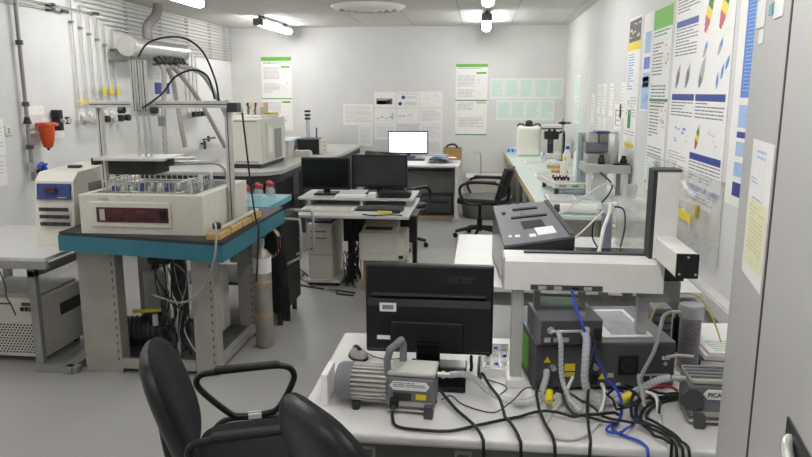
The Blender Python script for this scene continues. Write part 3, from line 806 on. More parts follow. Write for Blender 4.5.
bx('top_cover', 'light_grey', t, -3.24, -2.76, 4.0, 4.4, .43, .445, .003, True)

# ------------------------------------------------------------------ under the teal table
t = thing('vacuum_pump', 'dark vacuum pump on the lower shelf of the teal table', 'pump', (-2.23, 4.25, .076))
MB().cyl((-2.32, 4.14, .175), (-2.05, 4.2, .175), .085, n=18).build('motor', 'charcoal', t, True)
b = MB()
for i in range(7): b.cyl((-2.28+i*.03, 4.148+i*.006, .175), (-2.272+i*.03, 4.15+i*.006, .175), .094, n=18)
b.build('cooling_fin', 'dark_grey', t, True)['kind'] = 'stuff'
MB().box(-2.15, -2.06, 4.12, 4.24, .1, .3, .01).build('pump_head', 'black', t, True)
MB().box(-2.28, -2.02, 4.13, 4.25, .076, .09).build('base', 'charcoal', t, True)
MB().cyl((-2.2, 4.1, .32), (-2.02, 4.12, .33), .012).build('handle', 'yellow', t, True)
MB().cyl((-2.06, 4.11, .23), (-2.06, 4.11, .3), .018).build('oil_cap', 'white_plastic', t, True)
t = thing('power_strip', 'black upright power strip with round sockets below the table', 'power strip', (-1.98, 4.33, .076))
MB().box(-.045, .045, -.03, .03, 0, .62, .008).build('body', 'charcoal', t)
for q in range(5): MB().lathe([(.034, -.034), (.034, -.03)], (0, 0, .14+q*.1), n=16, axis='y').build('socket', 'black', t)
t = thing('waste_canister', 'white plastic canister under the teal table behind cables', 'canister', (-1.83, 4.5, .076))
MB().box(-.1, .1, -.08, .08, 0, .45, .03, seg=3).build('body', 'off_white', t)
MB().lathe([(.03, .44), (.03, .48), (.028, .49)], n=14).build('cap', 'white_plastic', t)
t = thing('waste_canister', 'small white canister behind the dark vacuum pump', 'canister', (-2.24, 4.52, .076))
MB().box(-.07, .07, -.06, .06, 0, .42, .02, seg=3).build('body', 'off_white', t)
MB().lathe([(.025, .41), (.025, .45), (.022, .46)], n=14).build('cap', 'charcoal', t)
t = thing('regulator_box', 'dark equipment box hung beneath the table top', 'box', (-2.08, 4.45, .57))
MB().box(-.13, .02, -.1, .1, 0, .2245, .01).build('case', 'dark_grey', t)
for q in (-.08, 0): MB().cyl((q, -.1, .12), (q, -.14, .12), .025).build('knob', 'black', t)
t = thing('red_valve', 'red lever valve hanging under the far table corner', 'valve', (-1.64, 4.45, .58))
MB().cyl((0, 0, 0), (0, 0, .1), .03).cyl((0, 0, .1), (0, 0, .2145), .012).build('body', 'steel_grey', t)
MB().box(-.06, .09, -.02, .02, .1, .14, .008).build('lever', 'red', t)
random.seed(3)
for i in range(13):
    y = 3.925 + .0125*i; x = random.uniform(-1.98, -1.8); rr_ = [.004, .005, .0045][i % 3]
    p = [(x, y, random.uniform(.6, .78)), (x+random.uniform(-.06, .08), y, random.uniform(.45, .6)), (x+random.uniform(-.03, .1), y, random.uniform(.3, .42)), (x+random.uniform(-.04, .07), y, random.uniform(.17, .28)), (x+random.uniform(-.04, .05), y, random.uniform(.1, .14)), (x+random.uniform(-.03, .09), y, .085)]
    m = ['black', 'black', 'black', 'cable_grey', 'cable_white', 'rubber'][i % 6]
    cable('loose_cable', p, rr_, m, {'black': 'thin black cable', 'cable_grey': 'thin grey cable', 'cable_white': 'thin white cable', 'rubber': 'soft rubber cable'}[m] + ' hanging in the tangle under the teal table', 'cable', 'tangled ' + m.replace('_', ' ') + ' lines under the teal table')

# ------------------------------------------------------------------ gas cylinder
t = thing('gas_cylinder', 'slim steel gas cylinder strapped beside the teal table', 'cylinder', (-1.44, 4.42, 0))
MB().lathe([(.05, 0), (.06, .008), (.06, .6), (.052, .64), (.03, .67), (.018, .68), (.018, .7)], n=24).build('body', 'steel_rust', t)
MB().lathe([(.0612, .52), (.0612, .62)], n=24).build('paper_label', 'paper', t)
for z in (.22, .45): MB().lathe([(.062, z), (.062, z+.014)], n=24).build('strap', 'wood', t)
v = MB().box(-.018, .018, -.018, .018, .7, .755, .004).build('valve', 'silver', t)
MB().lathe([(.03, .755), (.034, .765), (.03, .785)], n=12).build('handwheel', 'charcoal', v)
for i in range(4):
    a = i*.016
    cable('coiled_cable', [(-1.36+a, 4.5, .75), (-1.35+a, 4.51, .5), (-1.34+a, 4.52, .3), (-1.345+a, 4.54, .16), (-1.36+a, 4.58, .14), (-1.37+a, 4.6, .25), (-1.38+a, 4.62, .6)], .006, 'black', 'black cable looped behind the steel gas cylinder', 'cable', 'cables behind the gas cylinder')

# ------------------------------------------------------------------ second teal table, bottles, rack
t = thing('side_table', 'narrow table with a pale teal top behind the water bath', 'table', (-1.8, 5.1, 0))
MB().box(-2.3, -1.5, 4.79, 5.42, .855, .8995, .004).build('top', 'teal_light', t, True)
for x in (-2.27, -1.67):
    for y in (4.84, 5.34): bx('leg', 'frame_metal', t, x, x+.04, y, y+.04, 0, .856, .003, True)
bx('shelf', 'dark_grey', t, -2.27, -1.64, 4.84, 5.38, .3, .32, 0, True)
for i, (x, y) in enumerate([(-1.86, 4.86), (-1.77, 4.88), (-1.82, 4.98), (-1.72, 5.0), (-1.77, 5.1), (-1.66, 5.12), (-1.71, 5.22), (-1.61, 5.25), (-1.66, 5.35)]):
    v = thing('reagent_bottle', 'clear lab bottle with a red screw cap on the teal side table', 'bottle', (x, y, .9), 0, 'red capped bottles')
    MB().lathe([(.026, 0), (.028, .008), (.028, .06), (.014, .08), (.014, .09)], n=14).build('glass', 'clear', v)
    MB().lathe([(.022, .085), (.022, .11), (.019, .114)], n=14).build('cap', 'red', v)
t = thing('equipment_rack', 'low black equipment rack with two bent steel handles', 'rack', (-1.5, 5.1, 0))
MB().box(-1.6, -1.42, 4.82, 5.32, .1, .78, .006).build('case', 'black', t, True)
for x in (-1.58, -1.46):
    for y in (4.86, 5.26): MB().cyl((x, y, 0), (x, y, .1), .02, n=10).build('foot', 'charcoal', t, True)
for y in (4.86, 5.24):
    MB().tube([(-1.5, y, .80), (-1.32, y, .80), (-1.29, y, .77), (-1.28, y-.02, .55), (-1.3, y-.02, .52), (-1.43, y-.02, .45)], .01, k=4).build('handle', 'silver', t, True)
MB().box(-1.49, -1.43, 4.84, 5.3, .78, .81, .004).build('handle_bar', 'charcoal', t, True)
for i in range(5):
    cable('copper_line', [(-1.5, 4.70+.014*i, .78), (-1.42, 4.70+.014*i, .72), (-1.41, 4.70+.014*i, .62), (-1.46, 4.70+.014*i, .55), (-1.52, 4.70+.014*i, .6)], .005, ['copper', 'cable_white', 'silver', 'copper', 'cable_grey'][i],
          ['thin copper line looped between the two teal tables', 'thin white line looped between the two teal tables', 'thin steel line looped between the two teal tables', 'thin copper line looped between the two teal tables', 'thin grey line looped between the two teal tables'][i], 'tube', 'copper lines by the rack' if i in (0, 3) else None)

# ------------------------------------------------------------------ far left bench with the white instrument
t = thing('wall_bench', 'long grey wall bench with a rounded end below the hoses', 'bench', (-3.0, 8.5, 0))
poly = [(-3.96, 6.9), (-2.35, 6.9), (-2.25, 6.93), (-2.15, 7.0), (-2.1, 7.1), (-2.07, 7.22), (-2.1, 8.35), (-1.85, 8.75), (-1.85, 10.9), (-3.96, 10.9)]
MB().prism(poly, .86, .9).build('top', 'light_grey', t, True)
MB().prism([(x-.04 if x > -3 else x, y+.03 if y < 7.2 else y-.02) for x, y in poly], .77, .86).build('apron', 'charcoal', t, True)
for x, y in ((-3.9, 7.0), (-2.35, 7.15), (-2.2, 8.3), (-1.98, 10.6), (-3.9, 10.6)): bx('leg', 'dark_grey', t, x, x+.06, y, y+.06, 0, .77, 0, True)
bx('modesty_panel', 'black', t, -2.3, -2.27, 7.2, 8.3, .15, .77, 0, True)
bx('modesty_panel', 'black', t, -2.1, -2.07, 8.9, 10.6, .15, .77, 0, True)
t = thing('chromatograph', 'large cream lab oven instrument on the grey wall bench', 'instrument', (-2.65, 7.7, .9))
MB().box(-2.7, -2.31, 7.25, 8.15, .946, 1.43, .01).build('case', 'off_white', t, True)
MB().box(-2.68, -2.33, 7.27, 8.13, .9005, .945).build('plinth', 'charcoal', t, True)
b = MB()
for i in range(9): b.box(-2.6+i*.028, -2.585+i*.028, 7.245, 7.25, 1.395, 1.407)
for i in range(9): b.box(-2.6+i*.028, -2.585+i*.028, 7.245, 7.25, .965, .977)
b.build('vent_row', 'dark_grey', t, True)['kind'] = 'stuff'
bx('side_door', 'off_white', t, -2.311, -2.3, 7.4, 7.62, 1.0, 1.38, .002, True)
bx('side_recess', 'steel_grey', t, -2.311, -2.305, 7.72, 7.98, .97, 1.3, 0, True)
bx('paper_note', 'paper', t, -2.3, -2.298, 7.46, 7.6, 1.05, 1.33, 0, True)
bx('top_lid', 'off_white', t, -2.67, -2.36, 7.4, 8.1, 1.43, 1.46, .006, True)
b = thing('injector_unit', 'silver injector blocks on top of the cream instrument', 'instrument', (-2.52, 7.6, 1.4605))
for i in range(4): MB().box(-.16+i*.075, -.11+i*.075, -.06, .08, 0, .06+.03*(i % 2), .004).build('block', 'aluminium', b)
for i in range(3): MB().cyl((-.13+i*.09, -.02, .06), (-.13+i*.09, -.02, .13), .012).build('stem', 'charcoal', b)
o = bx('beige_box', 'beige', None, -2.67, -2.45, 7.8, 7.98, 1.4605, 1.59, .006); tag(o, 'beige box standing on top of the cream instrument', 'box')
o = bx('folder', 'yellow', None, -2.44, -2.34, 7.72, 8.0, 1.4605, 1.478, .003); tag(o, 'yellow flat folder on top of the cream instrument', 'folder')
t = thing('storage_tub', 'pale blue plastic tub on the wall bench by black box', 'tub', (-2.65, 9.2, .9005))
MB().prism([(-.18, 0), (.18, 0), (.21, .18), (-.21, .18)], -.12, .12, 'y').build('body', 'bottle_blue', t)
MB().box(-.22, .22, -.14, .14, .18, .21, .008).build('lid', 'white_plastic', t)
t = thing('storage_tub', 'white lidded tub on the wall bench beside cream instrument', 'tub', (-2.5, 8.55, .9))
MB().prism([(-.13, 0), (.13, 0), (.15, .2), (-.15, .2)], -.12, .12, 'y').build('body', 'off_white', t)
MB().box(-.16, .16, -.13, .13, .2, .225, .008).build('lid', 'bottle_blue', t)
t = thing('black_box_unit', 'black boxed instrument with pale end panel on wall bench', 'instrument', (-2.23, 9.2, .9))
MB().box(-.17, .12, -.17, .17, 0, .2, .006).build('case', 'black', t)
MB().box(.12, .15, -.17, .17, 0, .2, .004).build('end_panel', 'off_white', t)
for q in (.05, .1, .15): bx('vent_slot', 'steel_grey', t, .15, .153, -.1, .1, q-.006, q+.006)
t = thing('card_box', 'small cream box on the bench in front of black instrument', 'box', (-2.26, 8.75, .9))
MB().box(-.11, .11, -.07, .07, 0, .055, .004).build('body', 'cream', t); MB().box(-.1, .1, -.06, .06, .055, .075, .004).build('lid', 'off_white', t)
t = thing('sampling_column', 'slim clear column with three black discs on top', 'lab column', (-2.4, 9.62, .9))
MB().lathe([(.03, 0), (.03, .02)], n=16).build('base', 'white_plastic', t)
MB().lathe([(.026, .02), (.026, .5)], n=16).build('tube', 'clear_blue', t)
for q in (.43, .48, .53): MB().lathe([(.042, q), (.042, q+.028)], n=18).build('disc', 'black', t)
cable('antenna_rod', [(-2.28, 9.62, .9), (-2.28, 9.62, 1.22)], .01, 'charcoal', 'thin dark rod standing beside the clear column', 'rod')
# ------------------------------------------------------------------ office chairs on star bases (local +x = forward)
def office_chair(name, label, loc, rz, m='vinyl_black', arms=True, bh=.47):
    t = thing(name, label, 'chair', loc, rz)
    for k in range(5):
        a = 2*PI*k/5 + .3
        c, s_ = math.cos(a), math.sin(a)
        lg = MB().tube([(.03*c, .03*s_, .12), (.18*c, .18*s_, .1), (.29*c, .29*s_, .075)], lambda u: .026-.008*u, n=8).build('base_leg', 'black', t)
        MB().cyl((.29*c-.02*s_, .29*s_+.02*c, .028), (.29*c+.02*s_, .29*s_-.02*c, .028), .0275, n=14).build('caster', 'gloss_black', lg)
    MB().cyl((0, 0, .08), (0, 0, .24), .032).cyl((0, 0, .24), (0, 0, .42), .018).build('gas_column', 'black', t)
    MB().box(-.23, .24, -.24, .24, .42, .5, .035, seg=3).build('seat', m, t)
    def bk(u, v):
        y = (u-.5)*.46*(1-.25*max(0, v-.6)); z = .5+bh*v
        return (-.25-.1*v+.1*(2*(u-.5))**2*.5, y, z)
    b = MB(); b.grid(bk, 10, 10); b.grid(lambda u, v: (bk(u, v)[0]-.055, bk(u, v)[1], bk(u, v)[2]), 10, 10)
    n = 11
    ring = [i for i in range(n)] + [n*j+n-1 for j in range(1, n)] + [n*(n-1)+i for i in range(n-2, -1, -1)] + [n*j for j in range(n-2, 0, -1)]
    o = n*n
    for i in range(len(ring)):
        p, q = ring[i], ring[(i+1) % len(ring)]
        b.f.append([p, q, o+q, o+p]); b.m.append(0); b.s.append(True)
    b.build('backrest', m, t)
    MB().tube([(-.2, 0, .43), (-.32, 0, .46), (-.34, 0, .62)], .02).build('back_stem', 'black', t)
    if arms:
        for s_ in (-1, 1):
            ar = MB().tube([(-.24, s_*.27, .46), (-.3, s_*.27, .62), (-.22, s_*.27, .68), (.1, s_*.27, .68), (.2, s_*.27, .6), (.12, s_*.27, .45), (-.05, s_*.25, .44)], .016, n=8).build('armrest', 'black', t)
            MB().box(-.22, .12, s_*.27-.03, s_*.27+.03, .68, .71, .012).build('arm_pad', 'rubber', ar)
    return t
office_chair('office_chair', 'black swivel chair with arms beside the white topped bench', (.0, 8.25, 0), PI-.15, bh=.35)
office_chair('office_chair', 'black swivel chair behind the two black monitors', (-.88, 7.6, 0), PI/2-.5, bh=.59)

# ------------------------------------------------------------------ middle desk with two dark monitors
t = thing('computer_desk', 'light grey computer desk with raised monitor shelf and black legs', 'desk', (-1.05, 6.0, 0))
MB().box(-1.53, -.565, 5.5, 6.55, .695, .72, .005).build('top', 'grey_table', t, True)
MB().box(-1.6, -.575, 5.98, 6.55, .77, .79, .004).build('monitor_shelf', 'grey_table', t, True)
for x in (-1.52, -1.05, -.64): bx('shelf_support', 'light_grey', t, x, x+.03, 6.0, 6.5, .7205, .7695, 0, True)
for x in (-1.2, -.605):
    bx('leg', 'black', t, x, x+.04, 6.2, 6.28, .05, .694, .003, True)
    bx('foot', 'black', t, x-.005, x+.045, 6.1 if x < -1 else 5.9, 6.5, .0, .05, .003, True)
bx('modesty_panel', 'black', t, -1.22, -.56, 6.1, 6.12, .38, .69, 0, True)
bx('edge_handle', 'charcoal', t, -.564, -.51, 5.6, 5.95, .7, .715, .003, True)
def lcd(name, label, cat, cx, y, z0, z1, w, base_z, screen='black', frame='black', basew=.2, face=-1):
    t = thing(name, label, cat, (cx, y, base_z))
    h = z1-z0; zz = z0-base_z
    MB().box(-w/2, w/2, -.02, .02, zz, zz+h, .008).build('casing', frame, t)
    s = MB().box(-w/2+.018, w/2-.018, -.0225, -.0195, zz+.025, zz+h-.018).build('screen', screen, t)
    MB().box(-.03, .03, .02, .05, .015, zz+h*.5, .004).build('stand_neck', frame, t)
    MB().box(-basew/2, basew/2, -.08, .12, 0, .018, .006).build('stand_foot', frame, t)
    return t
lcd('computer_monitor', 'black switched-off monitor, narrower one beside the teal table', 'monitor', -1.39, 6.2, .835, 1.125, .45, .79, 'gloss_black', basew=.2)
lcd('computer_monitor', 'black switched-off wide monitor on the desk shelf near printer', 'monitor', -.915, 6.3, .85, 1.145, .51, .79, 'charcoal', basew=.24)
def keyboard(name, label, loc, w, d, m, mk, rz=0., n=(14, 5)):
    t = thing(name, label, 'keyboard', loc, rz)
    MB().prism([(-d/2, 0), (d/2, 0), (d/2, .022), (-d/2, .012)], -w/2, w/2, 'x').build('case', m, t)
    kw, kd = (w-.03)/n[0], (d-.03)/n[1]
    first = None
    for i in range(n[0]):
        for j in range(n[1]):
            if first is None:
                first = MB().box(0, kw*.86, 0, kd*.84, 0, .006).build('key', mk, t); o = first
            else:
                o = first.copy(); COL.objects.link(o); o.parent = t
            y = -d/2+.012+j*kd
            o.location = (-w/2+.015+i*kw, y, .012+.010*(y+d/2)/d+.0005)
    return t
keyboard('computer_keyboard', 'cream keyboard on the light grey desk before narrow monitor', (-1.27, 5.72, .7205), .44, .15, 'cream', 'off_white')
keyboard('computer_keyboard', 'dark keyboard on the light grey desk before wide monitor', (-.84, 5.8, .7205), .4, .14, 'charcoal', 'dark_grey')
o = bx('paper_stack', 'paper', None, -1.27, -1.0, 5.99, 6.1, .7905, .81, 0); tag(o, 'stack of white paper on the desk shelf below black monitors', 'paper')
o = bx('paper_stack', 'paper', None, -.98, -.91, 6.0, 6.12, .7905, .83, .004); tag(o, 'small white note block between the two black monitors', 'paper')
o = MB().box(-.89, -.61, 6.02, 6.19, .7905, .845, .01).build('black_box', 'black'); tag(o, 'low black box on the shelf under the wide monitor', 'box')
t = thing('hand_tool', 'yellow and black pliers lying on the grey desk', 'tool', (-.74, 5.64, .7235))
for s_ in (-1, 1): MB().tube([(-.1, s_*.025, .008), (-.04, s_*.02, .008), (.02, s_*.004, .008)], .008, n=6).build('handle', 'yellow', t)
MB().tube([(.02, 0, .008), (.09, 0, .008)], .01, n=6).build('jaws', 'black', t)
cable('desk_cable', [(-.95, 5.55, .726), (-.85, 5.5, .726), (-.72, 5.55, .726), (-.62, 5.52, .726)], .005, 'black', 'black cable lying on the front of the grey desk')
t = thing('computer_tower', 'upright cream computer tower under the grey desk', 'computer', (-1.4, 6.2, 0))
MB().box(-1.51, -1.29, 5.95, 6.4, .06, .56, .008).build('case', 'cream', t, True)
MB().box(-1.5, -1.3, 5.94, 5.952, .4, .54, .003).build('drive_bay', 'off_white', t, True)
for q in (.43, .49): bx('drive_slot', 'mid_grey', t, -1.48, -1.34, 5.936, 5.941, q, q+.012, 0, True)
bx('power_button', 'dark_grey', t, -1.49, -1.47, 5.946, 5.951, .33, .35, 0, True)
bx('front_seam', 'mid_grey', t, -1.5, -1.3, 5.948, 5.951, .28, .284, 0, True)
MB().box(-1.53, -1.22, 5.93, 6.42, .03, .06, .004).build('stand_tray', 'cream', t, True)
for x in (-1.5, -1.25):
    for y in (5.97, 6.37): MB().cyl((x-.015, y, .02), (x+.015, y, .02), .02, n=12).build('caster', 'black', t, True)
MB().box(-1.49, -1.31, 6.0, 6.3, .56, .58, .004).build('top_recess', 'dark_grey', t, True)
t = thing('carton', 'brown cardboard carton under the grey laser printer', 'box', (-.81, 6.02, 0))
MB().box(-1.0, -.64, 5.85, 6.08, .0, .283, .003).build('body', 'cardboard', t, True)
bx('tape', 'wood_pale', t, -.83, -.79, 5.847, 5.85, .1, .28, 0, True)
t = thing('laser_printer', 'light grey laser printer standing on a cardboard carton', 'printer', (-.81, 5.95, .283))
MB().box(-1.02, -.62, 5.76, 6.08, .2835, .53, .012).build('case', 'cream', t, True)
MB().prism([(5.8, .53), (6.07, .53), (6.07, .6), (6.0, .59), (5.83, .55)], -1.0, -.7, 'x').build('output_tray', 'cream', t, True)
bx('output_slot', 'black', t, -.97, -.74, 5.805, 5.9, .55, .5625, 0, True)
bx('paper_drawer', 'off_white', t, -1.0, -.72, 5.752, 5.76, .29, .345, .002, True)
bx('front_flap', 'cream', t, -1.0, -.72, 5.752, 5.76, .36, .5, .002, True)
bx('control_panel', 'off_white', t, -.69, -.63, 5.754, 5.76, .3, .52, 0, True)
bx('power_switch', 'black', t, -.68, -.64, 5.749, 5.755, .31, .34, 0, True)
random.seed(11)
for i in range(10):
    y = 5.86 + .018*i; x = -1.12
    p = [(x+random.uniform(-.03, .05), y, random.uniform(.45, .66))]
    for q in range(7): p.append((x+random.uniform(-.055, .07), y, random.uniform(.04, .42)))
    p.append((x+random.uniform(-.05, .06), y, .012))
    cable('loose_cable', p, .004, 'black', 'black cable in the tangle between computer tower and printer', 'cable', 'cables under the computer desk')
for i in range(3):
    cable('floor_cable', [(-1.75+.05*i, 6.5-.1*i, .008), (-1.6, 6.25-.15*i, .008), (-1.45+.1*i, 5.87-.05*i, .008), (-1.2, 5.78-.05*i, .008), (-1.05, 5.72-.04*i, .008)], .007, ['black', 'cable_grey', 'charcoal'][i], ['black', 'grey', 'dark grey'][i] + ' cable lying on the floor before the computer tower')

# ------------------------------------------------------------------ back desk with the lit screen
t = thing('office_desk', 'pale grey desk with white side panel below the lit monitor', 'desk', (-.85, 10.0, 0))
MB().box(-1.65, -.28, 9.3, 10.75, .715, .745, .006).build('top', 'table_white', t, True)
MB().box(-.34, -.29, 9.3, 10.7, .04, .715, .004).build('side_panel', 'table_white', t, True)
MB().box(-1.64, -1.59, 9.3, 10.7, .04, .715, .004).build('side_panel', 'table_white', t, True)
for x in (-.36, -1.66): bx('foot_rail', 'light_grey', t, x, x+.08, 9.2, 10.7, 0, .04, .004, True)
bx('modesty_panel', 'light_grey', t, -1.59, -.34, 10.0, 10.02, .25, .715, 0, True)
bx('cable_tray', 'steel_grey', t, -1.5, -.4, 9.7, 9.95, .6, .62, 0, True)
lcd('computer_monitor', 'monitor with a bright white lit screen on the back desk', 'monitor', -1.08, 10.4, .8, 1.14, .6, .745, 'screen', 'panel_blue', basew=.22)
keyboard('computer_keyboard', 'black keyboard on the back desk before the lit screen', (-1.0, 10.0, .745), .4, .14, 'black', 'charcoal')
t = thing('computer_mouse', 'black mouse beside keyboard on the back desk', 'mouse', (-.7, 9.98, .745))
MB().lathe([(.03, 0), (.032, .01), (.025, .026), (.01, .034)], n=14).build('body', 'black', t); bx('wheel', 'mid_grey', t, -.004, .004, -.03, -.01, .024, .034)
t = thing('open_carton', 'small open cardboard box of black cables on the back desk', 'box', (-.41, 10.2, .745))
b = MB(); b.box(-.13, .13, -.1, -.09, 0, .17).box(-.13, .13, .09, .1, 0, .17).box(-.13, -.12, -.09, .09, 0, .17).box(.12, .13, -.09, .09, 0, .17).box(-.12, .12, -.09, .09, 0, .01)
b.build('body', 'cardboard', t)
for i in range(4):
    cable('carton_cable', [(-.5, 10.15+.028*i, .86), (-.49, 10.15+.028*i, .94), (-.38, 10.15+.028*i, .96), (-.32, 10.15+.028*i, .88)], .012, 'black', 'black cable coiled in the small open cardboard box', 'cable', 'cables in the carton')
random.seed(21)
for i in range(12):
    x, y, a = -.58+random.uniform(-.1, .12), 9.75+random.uniform(-.13, .13), random.uniform(-.4, .4)
    t = thing('loose_paper', ['crumpled white paper', 'folded grey paper', 'blue tinted paper'][i % 3] + ' in the heap on the back desk', 'paper', (x, y, .746+.0095*i), a, 'paper heap ' + 'abc'[i % 3])
    MB().grid(lambda u, v: ((u-.5)*.22, (v-.5)*.16, .004+.004*math.sin(u*6)*math.cos(v*5)), 6, 6).build('sheet', ['paper', 'ink_light', 'pale_blue'][i % 3], t)
t = thing('desk_printer', 'dark grey printer on a carton sheet under the back desk', 'printer', (-.6, 9.75, .03))
MB().box(-.23, .22, -.2, .2, 0, .26, .015).build('case', 'dark_grey', t)
bx('paper_slot', 'black', t, -.17, .17, -.206, -.2, .17, .2); bx('tray', 'charcoal', t, -.18, .18, -.24, -.2, .03, .06, .004)
o = bx('carton_sheet', 'cardboard', None, -.9, -.37, 9.5, 10.0, .0, .028); tag(o, 'flat brown carton sheet beneath the dark grey printer', 'cardboard')

# ------------------------------------------------------------------ floor tub, low unit and tap
t = thing('round_bin', 'wide grey round tub on the floor behind the swivel chair', 'tub', (.09, 9.75, 0))
MB().lathe([(.31, 0), (.33, .01), (.35, .26), (.36, .28), (.34, .28), (.325, .25), (.31, .02)], n=32).build('body', 'bin_grey', t)
t = thing('low_cupboard', 'low pale cupboard against the back wall behind grey tub', 'cupboard', (.05, 10.8, 0))
MB().box(-.27, .28, -.25, .27, .0, .45, .006).build('case', 'table_white', t)
for x in (-.26, .01): d_ = bx('door', 'off_white', t, x, x+.26, -.258, -.25, .03, .43, .002); bx('door_knob', 'silver', d_, x+.12, x+.14, -.275, -.258, .35, .37)
t = thing('lab_tap', 'thin chrome swan neck tap on the low pale cupboard', 'tap', (.0, 10.7, .45))
MB().lathe([(.09, 0), (.09, .012), (.025, .03)], n=20).build('base', 'silver', t)
MB().tube([(0, 0, .02), (0, 0, .3), (-.02, 0, .36), (-.07, 0, .37), (-.1, 0, .33)], .011).build('spout', 'silver', t)
for s_ in (-1, 1): MB().cyl((s_*.03, 0, .06), (s_*.09, 0, .07), .01).build('lever', 'silver', t)

# ------------------------------------------------------------------ long white bench on the right
t = thing('lab_bench', 'long bench with a glossy pale top and timber edge', 'bench', (.85, 8.2, 0))
poly = [(.49, 5.2), (1.26, 5.2), (1.26, 11.05), (.37, 11.05)]
MB().prism(poly, .775, .8).build('top', 'bench_glass', t, True)
MB().prism([(.475, 5.2), (.49, 5.2), (.37, 11.05), (.355, 11.05)], .74, .8).build('edge_strip', 'wood_pale', t, True)
for y in (5.35, 7.3, 9.2, 10.9):
    for x in (.56, 1.18): bx('leg', 'white_plastic', t, x, x+.05, y, y+.05, 0, .775, .003, True)
for y in (7.2, 9.2):
    bx('under_cupboard', 'off_white', t, .72, 1.25, y+.12, y+1.6, .12, .72, .004, True)
t = thing('jerrycan', 'white plastic jerrycan with black cap and carry handles', 'canister', (.68, 10.3, .8))
MB().box(-.165, .165, -.13, .13, 0, .42, .035, seg=3).build('body', 'jug', t)
MB().lathe([(.055, .42), (.055, .47), (.04, .5), (.015, .51)], n=18).build('cap', 'black', t)
for s_ in (-1, 1): MB().tube([(s_*.06, 0, .43), (s_*.1, 0, .455), (s_*.15, 0, .45), (s_*.16, 0, .42)], .012).build('handle', 'charcoal', t)
t = thing('glove_box', 'small blue and white glove box at the bench end', 'box', (.48, 10.75, .8))
MB().box(-.1, .1, -.06, .06, 0, .08, .004).build('body', 'bottle_blue', t)
for q in range(3): bx('print_patch', 'blue', t, -.08+q*.06, -.05+q*.06, -.062, -.06, .02, .06)
bx('opening', 'paper', t, -.05, .05, -.03, .03, .08, .083)
t = thing('stereo_microscope', 'black and white bench microscope behind the bottles', 'microscope', (.97, 10.0, .8))
MB().box(-.13, .13, -.15, .12, 0, .06, .01).build('base', 'off_white', t)
MB().box(-.04, .04, .04, .1, .06, .36, .006).build('pillar', 'charcoal', t)
MB().box(-.1, .1, -.1, .06, .26, .37, .02).build('head', 'black', t)
MB().box(-.13, .13, -.12, .12, .42, .46, .006).build('top_tray', 'white_plastic', t)
MB().box(-.14, .14, -.13, .13, .40, .42, .004).build('tray_frame', 'dark_grey', t)
for s_ in (-1, 1): MB().cyl((s_*.035, -.06, .37), (s_*.035, -.1, .41), .018).build('eyepiece', 'black', t)
MB().cyl((0, -.05, .26), (0, -.05, .19), .03).build('objective', 'dark_grey', t)
MB().tube([(.1, 0, .34), (.17, 0, .36), (.18, 0, .2), (.17, 0, .06)], .016).build('light_guide', 'black', t)
t = thing('retort_stand', 'tall thin lab stand with clamp beside the microscope', 'stand', (1.08, 9.6, .8))
MB().box(-.06, .06, -.09, .09, 0, .015, .003).build('base', 'dark_grey', t)
MB().cyl((0, 0, .015), (0, 0, .56), .009).build('rod', 'steel_grey', t)
MB().cyl((-.06, 0, .5), (.1, 0, .5), .012).box(-.03, .03, -.03, .03, .48, .52).build('clamp', 'black', t)
bt = [(.97, 9.1, .035, .16, 'clear', 'white_plastic', 'clear squat bottle with white cap near the lab stand'), (1.07, 8.9, .045, .24, 'jug', 'blue', 'white bottle with a blue cap on the pale bench'),
      (1.12, 8.3, .05, .3, 'jug', 'white_plastic', 'tall white wash bottle on the pale bench'), (.98, 8.5, .03, .12, 'brown_glass', 'black', 'small brown glass bottle on the pale bench'),
      (.93, 8.0, .04, .18, 'off_white', 'yellow', 'cream bottle with a yellow cap on the pale bench'), (1.15, 7.75, .06, .34, 'clear_lid', 'white_plastic', 'large cloudy bottle behind the blue grey column'),
      (1.03, 7.6, .045, .28, 'jug', 'white_plastic', 'white bottle with white cap behind the blue grey column'), (.84, 9.55, .03, .1, 'clear_blue', 'blue', 'tiny blue capped bottle by the jerrycan')]
for x, y, r, h, m, mc, lb in bt:
    v = thing('lab_bottle', lb, 'bottle', (x, y, .8))
    MB().lathe([(r*.9, 0), (r, .01), (r, h*.68), (r*.4, h*.84), (r*.4, h*.88)], n=16).build('body', m, v)
    MB().lathe([(r*.5, h*.86), (r*.5, h), (r*.42, h+.006)], n=14).build('cap', mc, v)
for i, (x, y, w_, d_, h_, m, lb) in enumerate([(.72, 9.2, .3, .2, .02, 'paper', 'flat white tray lying before the jerrycan'), (.88, 8.6, .16, .12, .04, 'wood', 'small timber vial rack on the pale bench'), (.9, 8.15, .18, .12, .03, 'terracotta', 'small brown tray on the pale bench'),
                                            (.68, 6.0, .24, .3, .03, 'table_white', 'white paper pad on the pale bench near the slab instrument'), (.7, 7.75, .22, .3, .012, 'paper_green', 'pale green sheet of glass on the bench')]):
    t = thing('bench_tray', lb, 'tray', (x, y, .8)); MB().box(-w_/2, w_/2, -d_/2, d_/2, 0, h_, .003).build('body', m, t)
    b = MB(); b.box(-w_/2+.02, w_/2-.02, -d_/2+.02, d_/2-.02, h_, h_+.002); b.build('inset', 'light_grey', t)
o = MB().grid(lambda u, v: (1.02+.16*(u-.5)+.02*math.sin(v*9), 7.15+.2*(v-.5), .8+.16*math.sin(PI*u)*math.sin(PI*v)*(1+.2*math.sin(u*14+v*9))), 14, 14).build('plastic_bag', 'clear_bag')
tag(o, 'crumpled clear plastic bag lying on the pale bench', 'bag')

